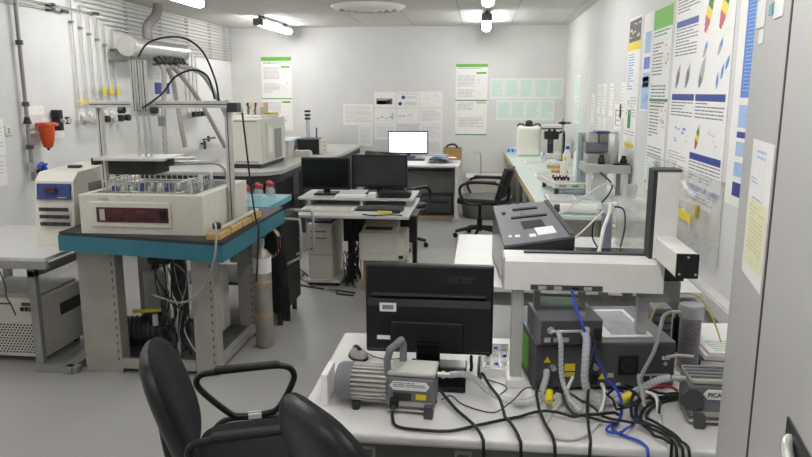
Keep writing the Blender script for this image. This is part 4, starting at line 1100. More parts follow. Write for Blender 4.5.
# bench sampler with blue grey column
t = thing('vial_sampler', 'white vial sampler with upright blue grey column', 'sampler', (.82, 6.55, .8))
MB().prism([(.56, 6.95), (1.08, 6.95), (1.1, 6.3), (.66, 6.3)], .86, .905).build('platform', 'off_white', t, True)
MB().prism([(.6, 6.9), (1.03, 6.9), (1.04, 6.36), (.69, 6.36)], .9, .908).build('inset_tray', 'ink_light', t, True)
for x, y in ((.68, 6.34), (1.03, 6.34), (.62, 6.88), (1.02, 6.88)): MB().cyl((x, y, .8), (x, y, .86), .02, n=10).build('foot', 'charcoal', t, True)
MB().box(.865, .945, 6.44, 6.54, .909, 1.35, .006).build('column', 'column_grey', t, True)
bx('column_slot', 'steel_grey', t, .9, .91, 6.436, 6.441, .95, 1.32, 0, True)
for q in range(3): bx('label_patch', ['ink', 'green_dark', 'ink'][q], t, .7+q*.11, .76+q*.11, 6.296, 6.3, .875, .89, 0, True)
MB().box(.7, .95, 6.32, 6.5, .81, .855, .006).build('sample_drawer', 'clear_blue', t, True)
for i in range(10):
    v = thing('sample_vial', 'small brown glass vial standing on the white sampler tray', 'vial', (.68+.03*(i % 5), 6.5+.12*(i//5)+.03*(i % 2), .908), 0, 'vials on the sampler tray')
    MB().lathe([(.011, 0), (.011, .03), (.008, .035)], n=8).build('glass', 'brown_glass', v); MB().lathe([(.01, .033), (.01, .042)], n=8).build('cap', 'white_plastic', v)
# shelf unit beside the wall
t = thing('instrument_shelf', 'pale grey box shelf on short legs against the side wall', 'shelf', (1.06, 6.2, .8))
MB().box(.88, 1.255, 6.02, 6.42, 1.03, 1.1, .005).build('deck', 'light_grey', t, True)
for x, y in ((.9, 6.05), (1.2, 6.05), (1.2, 6.36)): bx('leg', 'table_white', t, x, x+.04, y, y+.04, .8005, 1.03, .003, True)
bx('back_panel', 'table_white', t, .98, 1.08, 6.12, 6.27, .8005, 1.03, .003, True)
t = thing('balance', 'grey stacked balance unit on the pale box shelf', 'balance', (1.0, 6.29, 1.1005))
MB().box(-.09, .1, -.1, .1, 0, .08, .008).build('base', 'light_grey', t)
MB().box(-.1, .1, -.1, .1, .09, .17, .006).build('body', 'mid_grey', t)
MB().box(-.08, -.0, -.1, .1, .175, .25, .006).build('head', 'light_grey', t); MB().box(.01, .1, -.1, .1, .175, .25, .006).build('head', 'steel_grey', t)
bx('lid', 'panel_blue', t, -.02, .1, -.1, .1, .255, .27, .003); MB().box(-.06, .06, -.06, .06, .07, .26).build('core', 'steel_grey', t)
t = thing('dewar_flask', 'upright brushed steel cylinder on the pale box shelf', 'flask', (1.12, 6.13, 1.1005))
MB().lathe([(.04, 0), (.045, .01), (.045, .25), (.04, .258)], n=22).build('body', 'silver', t); MB().lathe([(.03, .255), (.03, .268)], n=16).build('stopper', 'steel_grey', t)
for x, y, h, lb in ((1.02, 6.1, .06, 'brown glass jar next to the brushed steel cylinder'), (1.21, 6.13, .05, 'brown glass jar on the wall side of the steel cylinder')):
    v = thing('brown_jar', lb, 'jar', (x, y, 1.1005)); MB().lathe([(.028, 0), (.03, .01), (.03, h*.7), (.018, h)], n=14).build('body', 'brown_glass', v); MB().lathe([(.02, h), (.02, h+.02)], n=12).build('cap', 'black', v)
o = MB().box(1.11, 1.24, 6.025, 6.075, 1.1005, 1.113, .004).build('black_tray', 'black'); tag(o, 'small flat black tray on the pale box shelf', 'tray')
cable('power_cable', [(1.0, 6.01, 1.04), (1.09, 5.95, .95), (1.06, 5.9, .87), (1.0, 5.85, .81)], .007, 'black', 'black cable drooping from the pale box shelf')

# ------------------------------------------------------------------ table with the grey slab instrument
t = thing('work_table', 'white work table behind the sampling beam', 'table', (.5, 4.0, 0))
MB().box(-.14, 1.08, 3.4, 4.7, .72, .75, .005).build('top', 'table_white', t, True)
for x in (-.1, 1.0):
    for y in (3.5, 4.6): bx('leg', 'steel_grey', t, x, x+.05, y, y+.05, 0, .72, .003, True)
bx('front_rail', 'steel_grey', t, -.05, 1.0, 3.51, 3.53, .62, .719, 0, True)
bx('side_panel', 'light_grey', t, -.1, -.07, 3.55, 4.6, .2, .72, 0, True)
t = thing('slab_analyser', 'dark grey wedge shaped analyser with two slots on top', 'instrument', (.3, 3.85, .75))
FL, FR, BR, BL = (.123, 3.41), (.503, 3.697), (.405, 4.211), (.075, 3.99)
zb, zf, zk = .765, .945, 1.05
pts = [(*FL, zb), (*FR, zb), (*BR, zb), (*BL, zb), (*FL, zf), (*FR, zf), (*BR, zk), (*BL, zk)]
MB().hexa(pts).build('case', 'gloss_black', t, True)
def top(u, v, e=.002):
    a = [FL[i]+(FR[i]-FL[i])*u for i in (0, 1)]; b_ = [BL[i]+(BR[i]-BL[i])*u for i in (0, 1)]
    return (a[0]+(b_[0]-a[0])*v, a[1]+(b_[1]-a[1])*v, zf+(zk-zf)*v+e)
def tp(nm, m, u0, v0, u1, v1, e0=.0, e1=.006, lb=None):
    c = [(u0, v0), (u1, v0), (u1, v1), (u0, v1)]
    return MB().hexa([top(u, v, e0) for u, v in c]+[top(u, v, e1) for u, v in c]).build(nm, m, t, True, lb)
tp('lid', 'mid_grey', 0, 0, 1, 1, 0, .012)
tp('edge_ridge', 'dark_grey', .93, .02, 1, 1, .012, .02)
tp('slot', 'black', .22, .58, .8, .62, .012, .02); tp('slot', 'black', .3, .8, .72, .84, .012, .02)
tp('data_plate', 'speckle', .34, .3, .68, .5, .012, .014)
tp('paper_label', 'paper', .5, .12, .78, .3, .012, .015); tp('paper_label', 'paper', .38, .1, .47, .17, .012, .015)
tp('sticker', 'paper', .18, .14, .25, .19, .012, .014); tp('sticker', 'paper', .09, .16, .14, .2, .012, .014)
tp('badge', 'green_dark', .4, .68, .44, .72, .012, .014); tp('corner_knob', 'charcoal', .1, .72, .16, .77, .012, .022)
for p in (FL, FR, BR, BL): 
    cx, cy = p[0]+(.28-p[0])*.12, p[1]+(3.83-p[1])*.12
    MB().cyl((cx, cy, .75), (cx, cy, .766), .015, n=10).build('foot', 'black', t, True)
bx('side_connector', 'light_grey', t, .47, .53, 3.82, 3.9, .8, .85, .004, True)
def drying(loc, r, h, gm, label, lid='clear_lid'):
    t = thing('drying_column', label, 'bottle', loc)
    MB().lathe([(r*1.12, 0), (r*1.12, .012), (r, .02), (r, h*.82)], n=22).build('cylinder', 'clear', t)
    MB().lathe([(r*.93, .014), (r*.93, h*.78)], n=22).build('granules', gm, t)
    MB().lathe([(r*1.15, h*.82), (r*1.18, h*.84), (r*1.18, h*.97), (r*1.1, h)], n=22).build('cap', lid, t)
    MB().cyl((0, 0, h*.9), (-r*2, -.02, h*.9), .006).build('nozzle', 'silver', t)
    return t
drying((.775, 4.32, .7505), .034, .28, 'granules_blue', 'slim clear column of blue granules on the white work table')
t = thing('black_mat', 'black instrument tray lying flat on the white work table', 'tray', (.82, 3.95, .7505))
MB().box(-.26, .16, -.4, .28, 0, .03, .004).build('body', 'black', t)
MB().box(-.24, .14, -.38, .26, .03, .032).build('inset', 'gloss_black', t)
t = thing('clear_jug', 'clear plastic jug with white handle near the side wall', 'jug', (.95, 4.5, .7505))
MB().box(-.1, .1, -.1, .1, 0, .3, .025, seg=3).lathe([(.03, .3), (.03, .36)], n=14).build('body', 'clear_bag', t)
MB().tube([(-.1, -.06, .27), (-.15, -.08, .25), (-.16, -.08, .15), (-.1, -.07, .12)], .012).build('handle', 'white_plastic', t)
MB().lathe([(.034, .35), (.034, .38)], n=14).build('cap', 'clear_lid', t)
t = thing('white_roll', 'white roll held in a dark end fitting on the pale bench front', 'roll', (.72, 5.32, .8))
MB().cyl((-.12, 0, .04), (.15, -.02, .04), .038, n=20).build('roll', 'white_plastic', t); MB().cyl((-.16, 0, .04), (-.12, 0, .04), .03).build('end_fitting', 'charcoal', t)
cable('white_hose', [(.62, 3.72, .797), (.66, 3.85, .86), (.71, 4.05, .93), (.76, 4.2, .98), (.79, 4.3, 1.04)], .011, 'cable_white', 'thick white hose rising to the slim granule column', 'hose')
cable('white_tube', [(.5, 3.95, .86), (.58, 4.05, .9), (.66, 4.15, .95), (.74, 4.27, 1.0)], .006, 'cable_white', 'white tube from the wedge analyser to the granule column', 'tube')
cable('white_tube', [(.42, 4.22, .95), (.52, 4.35, .98), (.64, 4.45, 1.05), (.8, 4.6, 1.12), (1.0, 5.3, 1.02)], .005, 'cable_white', 'thin white tube crossing behind the granule column', 'tube')
for k, p in enumerate([[(.81, 4.3, 1.02), (.87, 4.32, 1.0), (.88, 4.3, .9), (.84, 4.2, .79)], [(.74, 4.3, 1.0), (.7, 4.32, .93), (.69, 4.3, .83), (.72, 4.25, .77)]]):
    cable('thin_cable', p, .005, 'black', ['black cable bowed on the wall side of the granule column', 'black cable bowed on the analyser side of the granule column'][k])
# clear bags hanging on the side wall
def hung_bag(label, y0, y1, z0, z1, seed, extra=True):
    random.seed(seed)
    t = thing('hanging_bag', label, 'bag', (XR, (y0+y1)/2, z0))
    W_, H_ = y1-y0, z1-z0
    ph = [random.uniform(0, 6) for _ in range(4)]
    def fr(u, v): return (-.012-.07*math.sin(PI*u)**.7*(1-v)**.5*(1+.18*math.sin(9*u+ph[0]+5*v)+.12*math.sin(13*v+ph[1])), (u-.5)*W_, v*H_+.012*math.sin(7*u+ph[2])*(1-v))
    b = MB().grid(fr, 16, 14); b.grid(lambda u, v: (-.003, (u-.5)*W_, v*H_), 16, 14); b.build('film', 'clear_bag', t)
    bx('hanger_bar', 'clear', t, -.012, -.002, -W_/2, W_/2, H_-.02, H_)
    return t
t = hung_bag('puffed clear bag with yellow label hanging on large feather poster', 3.78, 4.62, .78, 1.24, 5)
MB().hexa([(-.1, -.2, .2), (-.1, .2, .2), (-.097, .2, .25), (-.097, -.2, .25), (-.102, -.2, .2), (-.102, .2, .2), (-.099, .2, .25), (-.099, -.2, .25)]).build('yellow_strip', 'yellow', t)
for y, z in ((-.18, .23), (.22, .4)): MB().cyl((-.06, y, z), (-.065, y-.01, z+.07), .014).build('vial_cap', 'yellow_dim', t)
MB().cyl((-.05, -.1, .33), (-.055, .2, .4), .02).build('glass_tube', 'clear', t)
t = hung_bag('second clear bag holding papers under the green headed poster', 4.72, 5.5, .83, 1.25, 9)
bx('paper', 'paper', t, -.03, -.028, -.25, -.05, .1, .3); bx('paper', 'paper_green', t, -.034, -.032, .05, .28, .16, .4)
# ------------------------------------------------------------------ near table
TZ = .72
t = thing('front_table', 'wide white topped table carrying pumps and the black monitor', 'table', (.35, 2.3, 0))
MB().box(-.55, 1.25, 1.87, 2.74, .685, .72, .012, seg=3).build('top', 'table_white', t, True)
ap = bx('apron', 'steel_grey', t, -.5, 1.2, 1.93, 1.95, .56, .685, 0, True)
bx('apron', 'steel_grey', t, -.5, 1.2, 2.66, 2.68, .56, .685, 0, True)
bx('apron', 'steel_grey', t, -.5, -.48, 1.951, 2.659, .56, .685, 0, True)
for x in (-.5, 1.15):
    for y in (1.93, 2.63): bx('leg', 'steel_grey', t, x, x+.05, y, y+.05, 0, .56, .003, True)
for x, w_ in ((-.36, .06), (-.06, .05)):
    bx('paper_label', 'paper_edge', t, x, x+w_, 1.927, 1.93, .61, .65, 0, True)
    bx('barcode', 'ink', t, x+.008, x+w_-.008, 1.9255, 1.927, .618, .64, 0, True)

# black monitor seen from behind
t = thing('computer_monitor', 'black monitor turned with its back and brand lettering to the pumps', 'monitor', (-.16, 2.4, TZ))
b = MB(); b.box(-.405, .055, 2.41, 2.44, .765, 1.1, .01); b.build('front_shell', 'black', t, True)
b = MB(); b.prism([(2.412, .775), (2.412, .985), (2.395, .975), (2.385, .95), (2.385, .79)], -.395, .045, 'x'); b.build('rear_cover', 'black', t, True)
b = MB(); b.box(-.31, -.05, 2.366, 2.386, .79, .9, .006); b.build('rear_hump', 'black', t, True)
bx('ridge', 'charcoal', t, -.38, .03, 2.388, 2.41, .985, .995, .003, True)
text_mesh('brand_lettering', 'acer', .05, 'charcoal', t, (.05, .0095, .315), align='LEFT', bold=True, sx=1.15)
bx('barcode_label', 'paper', t, -.35, -.29, 2.384, 2.385, .93, .962, 0, True)
bx('barcode', 'ink', t, -.34, -.3, 2.3834, 2.384, .938, .954, 0, True)
bx('white_label', 'paper', t, -.36, -.3, 2.3835, 2.385, .825, .84, 0, True)
bx('stand_neck', 'gloss_black', t, -.215, -.13, 2.34, 2.366, .7375, .83, .004, True)
bx('stand_foot', 'gloss_black', t, -.24, -.035, 2.18, 2.44, .72, .737, .005, True)
t = thing('computer_mouse', 'silver and black mouse on the white table beside black monitor', 'mouse', (-.445, 2.47, TZ), .5)
def ell(b, rx, ry, rz_, z0, n=14, m=8, mi=0):
    b.grid(lambda u, v: (rx*math.cos(2*PI*u)*math.cos(PI/2*v), ry*math.sin(2*PI*u)*math.cos(PI/2*v), z0+rz_*math.sin(PI/2*v)), n, m, mi)
b = MB(); ell(b, .034, .054, .034, .001); b.build('shell', 'steel_grey', t)
MB().tube([(0, .045, .0215), (0, .02, .034), (0, -.02, .034)], .008, n=8).build('centre_strip', 'gloss_black', t)
b = MB(); ell(b, .037, .058, .02, .0); b.build('side_band', 'gloss_black', t)
MB().box(-.004, .004, .01, .035, .028, .036, .002).build('wheel', 'black', t)
cable('mouse_cable', [(-.42, 2.5, .726), (-.38, 2.46, .726), (-.33, 2.44, .726), (-.28, 2.46, .726)], .002, 'black', 'thin black mouse cable on the white table')

# ------------------------------------------------------------------ vacuum pumps
def scroll_pump(label, loc, rz, plate_text, mirror=False):
    t = thing('diaphragm_pump', label, 'pump', loc, rz)
    # local x along the motor axis; motor at -x, or beyond the body when mirrored
    LB = .2 if mirror else .158
    X_ = (lambda x: LB - x) if mirror else (lambda x: x)
    MB().lathe([(.045, X_(-.185)), (.058, X_(-.18)), (.066, X_(-.165)), (.067, X_(-.125))], (0, 0, .078), n=20, axis='x').build('fan_cover', 'mid_grey', t)
    b = MB()
    for i in range(26):
        a = 2*PI*i/26
        c, s_ = math.cos(a), math.sin(a)
        pts = [(X_(-.125), (.055)*c - .004*s_, .078+.055*s_+.004*c), (X_(-.125), .066*c-.003*s_, .078+.066*s_+.003*c), (X_(-.125), .066*c+.003*s_, .078+.066*s_-.003*c), (X_(-.125), .055*c+.004*s_, .078+.055*s_-.004*c)]
        b._add(pts + [(X_(-.004), y, z) for _, y, z in pts], [(0, 1, 2, 3), (4, 5, 6, 7), (0, 1, 5, 4), (1, 2, 6, 5), (2, 3, 7, 6)])
    mo = MB().cyl((X_(-.124), 0, .078), (X_(-.004), 0, .078), .056, n=24).build('motor_drum', 'steel_grey', t)
    b.build('cooling_fin', 'pump_fins', mo)['kind'] = 'stuff'
    D = .06
    MB().box(-.003, LB-.003, -D, D, .018, .13, .01).build('pump_body', 'mid_grey', t)
    MB().box(.0, LB, -D-.001, D, .1305, .146, .006).build('top_plate', 'pump_fins', t)
    MB().box(.0, LB-.008, -D-.006, D+.006, .012, .0175, .002).build('base_rail', 'pump_fins', t)
    for q in range(4): bx('body_rib', 'pump_fins', t, .005, LB-.01, -D-.003, -D+.001, .03+q*.004, .0325+q*.004)
    px = .035 if mirror else .008; pw = .132
    pl = MB().prism([(px, .1), (px+.012, .115), (px+pw-.012, .115), (px+pw, .1), (px+pw-.012, .085), (px+.012, .085)], -D-.0035, -D, 'y').build('name_plate', 'paper', t)
    if plate_text: text_mesh('lettering', plate_text, .0185, 'charcoal', pl, (px+.012, -D-.0045, .0935), bold=True)
    else:
        b = MB(); lines(b, px+.012, .088, px+pw-.012, .112, .006, 0, .5); b.v = [(x, -D-.0042, z) for x, y, z in b.v]; b.build('lettering', 'ink', pl)['kind'] = 'stuff'
    if mirror:
        MB().prism([(.002+.034*math.cos(PI/8+k*PI/4), .085+.034*math.sin(PI/8+k*PI/4)) for k in range(8)], -D-.012, -D, 'y').build('side_cover', 'dark_grey', t)
        for q in range(4): bx('top_rib', 'mid_grey', t, .0, LB, -D+.01+q*.026, -D+.018+q*.026, .146, .152)
    else:
        bx('warning_label', 'yellow', t, .095, .13, -D-.0035, -D, .055, .072)
        bx('rating_label', 'charcoal', t, .02, .08, -D-.0035, -D, .05, .075)
        MB().tube([(.0, -.04, .12), (-.004, -.04, .175), (.006, -.04, .215), (.02, -.035, .225), (.03, .035, .222), (.036, .04, .205), (.036, .04, .147)], .0125, n=8, smooth=False).build('carry_handle', 'mid_grey', t)
    for x in (X_(-.11), .14):
        for y in (-.045, .045): MB().cyl((x, y, 0), (x, y, .013), .013, n=10).build('rubber_foot', 'black', t)
    MB().box(X_(-.11)-.012, X_(-.11)+.012, -.055, .055, .0135, .03).build('motor_foot', 'charcoal', t)
    MB().box(.01 if mirror else .125, .04 if mirror else .155, -D-.03, -D-.0075, .0, .045, .005).build('corner_foot', 'dark_grey', t)
    ix = -.0 if mirror else LB
    sg = -1 if mirror else 1
    MB().cyl((ix, 0, .122), (ix+sg*.042, 0, .122), .0085).cyl((ix+sg*.015, 0, .122), (ix+sg*.025, 0, .122), .013, n=6).build('inlet_fitting', 'silver', t)
    if not mirror: MB().box(.01, .04, -D-.025, -D-.0005, .03, .06, .004).build('power_inlet', 'black', t)
    return t
scroll_pump('grey and silver diaphragm pump beside the black monitor', (-.27, 2.07, TZ), -.06, '').scale = (.94, .94, .94)
scroll_pump('diaphragm pump with lettered white plate beside the steel cabinet', (.636, 2.09, TZ), .0, 'PICARRO', True)
o = MB().box(-.49, -.468, 2.04, 2.16, TZ+.0005, TZ+.105, .004).build('white_carton', 'paper'); tag(o, 'small white carton behind the pump fan cover', 'box')

# ------------------------------------------------------------------ parts tray
t = thing('parts_tray', 'shallow white tray of clear fittings beside black monitor', 'tray', (.07, 2.46, TZ))
b = MB(); b.box(-.055, .055, -.13, -.124, 0, .03).box(-.055, .055, .124, .13, 0, .03).box(-.055, -.049, -.124, .124, 0, .03).box(.049, .055, -.124, .124, 0, .03).box(-.049, .049, -.124, .124, 0, .004)
b.build('body', 'white_plastic', t)
random.seed(5)
for i in range(9):
    x, y = -.03+.03*(i % 3), -.09+.08*(i//3)
    v = thing('clear_fitting', 'small clear plastic fitting lying in the white tray', 'fitting', (.07+x, 2.46+y, TZ+.005), 0, 'clear fittings in the tray')
    MB().lathe([(.012, 0), (.014, .004), (.014, .02), (.008, .026)], n=10).build('body', 'clear', v)
    MB().lathe([(.008, .026), (.006, .034)], n=8).build('tip', 'blue' if i % 2 else 'clear_lid', v)

# ------------------------------------------------------------------ grey gas analyser
AR = math.radians(8)
t = thing('gas_analyser', 'dark grey rack analyser with fan and ports facing the pumps', 'instrument', (.19, 2.215, TZ), AR)
MB().box(0, .47, 0, .4, .015, .165, .005).build('case', 'dark_grey', t)
MB().box(.002, .468, .002, .398, .165, .172, .003).build('lid', 'mid_grey', t)
for x in (.03, .44):
    for y in (.03, .37): MB().cyl((x, y, 0), (x, y, .016), .014, n=10).build('foot', 'black', t)
fn = bx('fan_grille', 'black', t, .28, .345, -.004, 0, .06, .125)
for r in (.026, .018, .01): MB().lathe([(r, -.0055), (r-.003, -.0055), (r-.003, -.004), (r, -.004)], (.3125, 0, .0925), n=20, axis='y').build('fan_ring', 'charcoal', fn)
bx('sticker', 'paper', t, .425, .45, -.002, 0, .11, .122); MB().cyl((.437, -.004, .095), (.437, 0, .095), .006).build('screw', 'silver', t)
for x, z in ((.03, .105), (.215, .045)):
    MB().prism([(x, z), (x+.024, z), (x+.012, z+.021)], -.002, 0, 'y').build('warning_triangle', 'yellow', t)
bx('yellow_label', 'yellow', t, .1, .135, -.002, 0, .075, .1); bx('yellow_label', 'yellow_dim', t, .1, .135, -.002, 0, .055, .07)
bx('mark_label', 'light_grey', t, .245, .265, -.002, 0, .05, .065); bx('mark_label', 'light_grey', t, .275, .29, -.002, 0, .02, .03)
bx('port_panel', 'light_grey', t, .36, .45, -.003, 0, .03, .06)
for q in range(3): bx('port', 'charcoal', t, .365+q*.03, .385+q*.03, -.006, -.003, .035, .055)
for x in (.06, .2): MB().cyl((x, -.02, .09), (x, 0, .09), .009).build('gas_port', 'silver', t)
bx('inlet', 'charcoal', t, .02, .06, -.01, 0, .02, .05); bx('inlet', 'black', t, .17, .21, -.008, 0, .03, .06)
bx('green_strip', 'green', t, -.0015, 0, .1, .2, .03, .15)
for q in range(8): bx('side_slot', 'black', t, .47, .471, .05+q*.04, .07+q*.04, .05, .12)
t = thing('vaporiser_module', 'smaller dark grey module on top of the rack analyser', 'instrument', (.2, 2.185, TZ+.1735), AR)
MB().box(0, .205, 0, .2, .003, .088, .004).build('case', 'mid_grey', t)
bx('rear_plate', 'dark_grey', t, .003, .202, -.004, 0, .006, .085)
for x in (.035, .15): MB().cyl((x, -.02, .055), (x, -.004, .055), .007).cyl((x, -.008, .055), (x, -.004, .055), .013, n=6).build('port', 'silver', t)
MB().tube([(.035, -.018, .055), (.06, -.03, .06), (.12, -.03, .06), (.15, -.018, .055)], .005).build('bridge_tube', 'silver', t)
for x in (.015, .045, .075): bx('mark_label', 'light_grey', t, x, x+.02, -.0055, -.004, .015, .03)
bx('switch', 'black', t, .175, .2, -.01, -.004, .02, .06); MB().cyl((.15, .05, .088), (.15, .05, .098), .01).build('cap_screw', 'silver', t)
o = thing('paper_sheet', 'white printed sheet lying on top of the rack analyser', 'paper', (.42, 2.29, TZ+.173), AR)
MB().box(0, .17, 0, .3, 0, .003).build('sheet', 'paper', o); bx('print', 'ink_light', o, .035, .155, .02, .28, .003, .0036)

# ------------------------------------------------------------------ sampling robot beam, column and arm
t = thing('robot_sampler', 'white sampling robot with long beam, tall column and black capped arm', 'sampler', (.34, 2.3, TZ))
b = MB(); b.prism([(2.24, 1.065), (2.36, 1.065), (2.36, 1.172), (2.27, 1.172), (2.24, 1.16)], .085, .59, 'x'); b.build('beam', 'white_plastic', t, True)
bx('beam_cap', 'light_grey', t, .08, .086, 2.242, 2.358, 1.067, 1.17, 0, True)
bx('slot_cover', 'charcoal', t, .15, .588, 2.315, 2.345, 1.171, 1.177, 0, True)
bx('connector_recess', 'dark_grey', t, .17, .4, 2.236, 2.241, 1.068, 1.085, 0, True)
for q in (.195, .245, .3, .34): bx('connector', 'light_grey' if q != .3 else 'black', t, q, q+.025, 2.232, 2.237, 1.071, 1.081, 0, True)
bx('drive_box', 'steel_grey', t, .53, .65, 2.26, 2.37, 1.03, 1.1, .004, True)
bx('leg', 'light_grey', t, .113, .152, 2.27, 2.33, .73, 1.066, .003, True)
bx('leg_foot', 'white_plastic', t, .1, .158, 2.24, 2.36, .72, .75, .004, True)
bx('leg', 'light_grey', t, .535, .57, 2.33, 2.37, .8965, 1.066, .003, True)
bx('rear_rail', 'steel_grey', t, .2, .56, 2.375, 2.395, 1.03, 1.06, .002, True)
for x in (.42, .5): MB().cyl((x, 2.37, 1.035), (x, 2.33, 1.035), .016).cyl((x, 2.37, 1.02), (x, 2.37, 1.0), .01).build('clamp_screw', 'steel_grey', t, True)
MB().cyl((.2, 2.34, 1.0), (.34, 2.34, 1.0), .016).build('roller', 'ink_green', t, True)
for x in (.19, .34): bx('roller_bracket', 'steel_grey', t, x, x+.02, 2.32, 2.36, .985, 1.066, 0, True)
bx('column', 'white_plastic', t, .557, .628, 2.27, 2.34, 1.173, 1.455, .003, True)
bx('column_back', 'charcoal', t, .545, .5575, 2.275, 2.345, 1.1, 1.46, 0, True)
bx('column_top', 'dark_grey', t, .552, .63, 2.268, 2.345, 1.455, 1.462, 0, True)
bx('arm', 'white_plastic', t, .562, .622, 2.02, 2.27, 1.178, 1.248, .003, True)
c_ = bx('arm_cap', 'black', t, .561, .623, 2.01, 2.02, 1.177, 1.249, .002, True)
for x, z in ((.57, 1.19), (.615, 1.19), (.592, 1.24)): MB().cyl((x-.34, 2.0085-2.3, z-TZ), (x-.34, 2.01-2.3, z-TZ), .0035, n=8).build('screw', 'silver', c_)
bx('arm_bracket', 'charcoal', t, .56, .66, 2.27, 2.36, 1.1, 1.173, .003, True)

# ------------------------------------------------------------------ things by the wall end of the table
drying((.752, 2.47, TZ), .037, .245, 'granules', 'clear bottle of purple granules behind the lettered pump')
for i, (m, h, w_) in enumerate([('charcoal', .03, .24), ('paper', .02, .22), ('paper', .012, .21)]):
    z0 = TZ + [0, .03, .05][i]
    o = thing('document_stack', ['dark bound folder under the white papers by granule bottle', 'thick white report on the dark bound folder', 'top white sheet with green ruled lines by granule bottle'][i], 'document', (.93, 2.66, z0), -.05+.04*i)
    MB().box(-w_/2, w_/2, -.17, .17, 0.0005, h, .002).build('body', m, o)
    if i == 2:
        b = MB()
        for q in range(6): b.box(-.08, .08, -.15+q*.02, -.146+q*.02, h, h+.0006)
        b.build('ruled_line', 'green_dark', o)['kind'] = 'stuff'
    else: MB().box(-w_/2+.005, w_/2-.005, -.172, -.17, .004, h-.003).build('page_edge', 'paper_edge', o)
t = thing('black_bottle', 'black squeeze bottle with a stubby cap behind granule bottle', 'bottle', (.79, 2.67, TZ))
MB().lathe([(.038, 0), (.042, .01), (.042, .12), (.03, .15), (.018, .16)], n=18).build('body', 'black', t); MB().lathe([(.02, .155), (.02, .19), (.014, .205)], n=14).build('cap', 'black', t)
t = thing('grey_adapter', 'grey mains adapter standing behind the black bottle', 'adapter', (.7, 2.66, TZ))
MB().box(-.04, .03, -.04, .05, 0, .18, .006).build('body', 'mid_grey', t)
for q in range(5): bx('rib', 'dark_grey', t, -.038, .028, -.042, -.04, .03+q*.03, .04+q*.03)
cable('yellow_wire', [(.63, 2.57, .84), (.67, 2.6, .92), (.74, 2.63, .955), (.83, 2.66, .94), (.88, 2.62, .86), (.9, 2.58, .79)], .003, 'cable_yellow', 'thin yellow wire arching over the black bottle', 'wire')

# ------------------------------------------------------------------ hoses and cables on the near table
def spiral_hose(name, pts, r, label, k=10):
    t = thing(name, label, 'hose', tuple(pts[0]))
    P = catmull(pts, k); off = Vector(pts[0])
    LAID.extend((p.x, p.y, p.z, r) for p in P)
    MB().tube([p-off for p in P], r, n=10, smooth=False).build('tube', 'clear_hose', t)
    h = []; tot = len(P)-1; L_ = sum((P[i+1]-P[i]).length for i in range(tot)); turns = L_/.012
    up = Vector((0, 0, 1)); N_ = int(turns*8)
    for i in range(N_+1):
        s = i/N_*tot; j = min(int(s), tot-1); p = P[j].lerp(P[j+1], s-j); d = (P[j+1]-P[j]).normalized()
        a = d.cross(up); a = a.normalized() if a.length > .05 else d.orthogonal().normalized()
        b_ = d.cross(a); g = 2*PI*turns*i/N_
        h.append(p-off+r*.98*(math.cos(g)*a+math.sin(g)*b_))
    MB().tube(h, .0011, n=4, smooth=False).build('coil', 'light_grey', t)
    return t
h1 = spiral_hose('vacuum_hose', [(-.083, 2.06, .835), (-.04, 2.08, .83), (.0, 2.12, .795), (.045, 2.115, .757), (.1, 2.1, .741), (.155, 2.09, .742), (.2, 2.11, .76), (.223, 2.165, .79), (.228, 2.19, .81)], .0105, 'clear spiral hose from the fan-cover pump to the analyser')
MB().tube([(.31, .02, -.085), (.314, .055, -.065)], .0125, smooth=False).build('yellow_tag', 'yellow', h1)
h2 = spiral_hose('vacuum_hose', [(.335, 2.165, .955), (.34, 2.13, .945), (.335, 2.1, .89), (.335, 2.09, .82), (.36, 2.1, .765), (.42, 2.12, .745), (.48, 2.14, .76), (.52, 2.13, .79), (.56, 2.1, .83), (.592, 2.09, .842)], .012, 'thick clear spiral hose from the top module to the lettered pump')
MB().tube([(.118, -.045, -.207), (.15, -.03, -.192)], .014, smooth=False).build('yellow_tag', 'yellow', h2)
spiral_hose('vacuum_hose', [(.255, 2.165, .955), (.262, 2.14, .93), (.264, 2.13, .87), (.27, 2.12, .81), (.29, 2.08, .765), (.32, 2.05, .738)], .008, 'slim clear hose dropping from the top module to table')
cable('silver_fitting_tube', [(.6, 2.2, .865), (.64, 2.21, .87), (.69, 2.205, .87)], .006, 'silver', 'short silver tube above the lettered pump', 'tube')
cable('grey_tube', [(.676, 2.45, .94), (.64, 2.4, .94), (.605, 2.3, .93), (.57, 2.22, .88), (.53, 2.19, .81), (.515, 2.17, .76), (.51, 2.06, .73)], .0065, 'cable_grey', 'pale grey tube arching from the purple granule bottle', 'tube', over=True)
cable('white_cable', [(.31, 2.17, .8), (.27, 2.12, .74), (.235, 2.05, .728), (.21, 1.97, .728), (.225, 1.9, .728), (.28, 1.89, .728), (.34, 1.95, .728), (.395, 2.08, .73), (.4, 2.17, .76)], .0055, 'cable_white', 'white cable lying in a wide loop on the table front', over=True)
cable('white_cable', [(.52, 2.1, .79), (.55, 2.08, .78), (.545, 2.0, .735), (.54, 1.88, .73), (.54, 1.855, .7), (.54, 1.85, .5)], .006, 'cable_white', 'white tube bent over the table edge before lettered pump', over=True)
cable('blue_cable', [(.3, 2.225, 1.075), (.31, 2.17, 1.03), (.34, 2.14, .95), (.37, 2.15, .88), (.405, 2.17, .82), (.43, 2.16, .76), (.45, 2.1, .729), (.43, 2.02, .729), (.4, 1.96, .729), (.43, 1.92, .729), (.47, 1.88, .729), (.48, 1.85, .7), (.485, 1.845, .5)], .0045, 'cable_blue', 'blue cable dropping from the robot beam over the table edge', over=True)
cable('blue_cable', [(.4, 1.97, .733), (.38, 1.94, .733), (.41, 1.92, .735), (.44, 1.95, .738), (.47, 2.0, .735), (.5, 2.12, .735)], .004, 'cable_blue', 'short blue cable looped on the table before analyser', over=True)
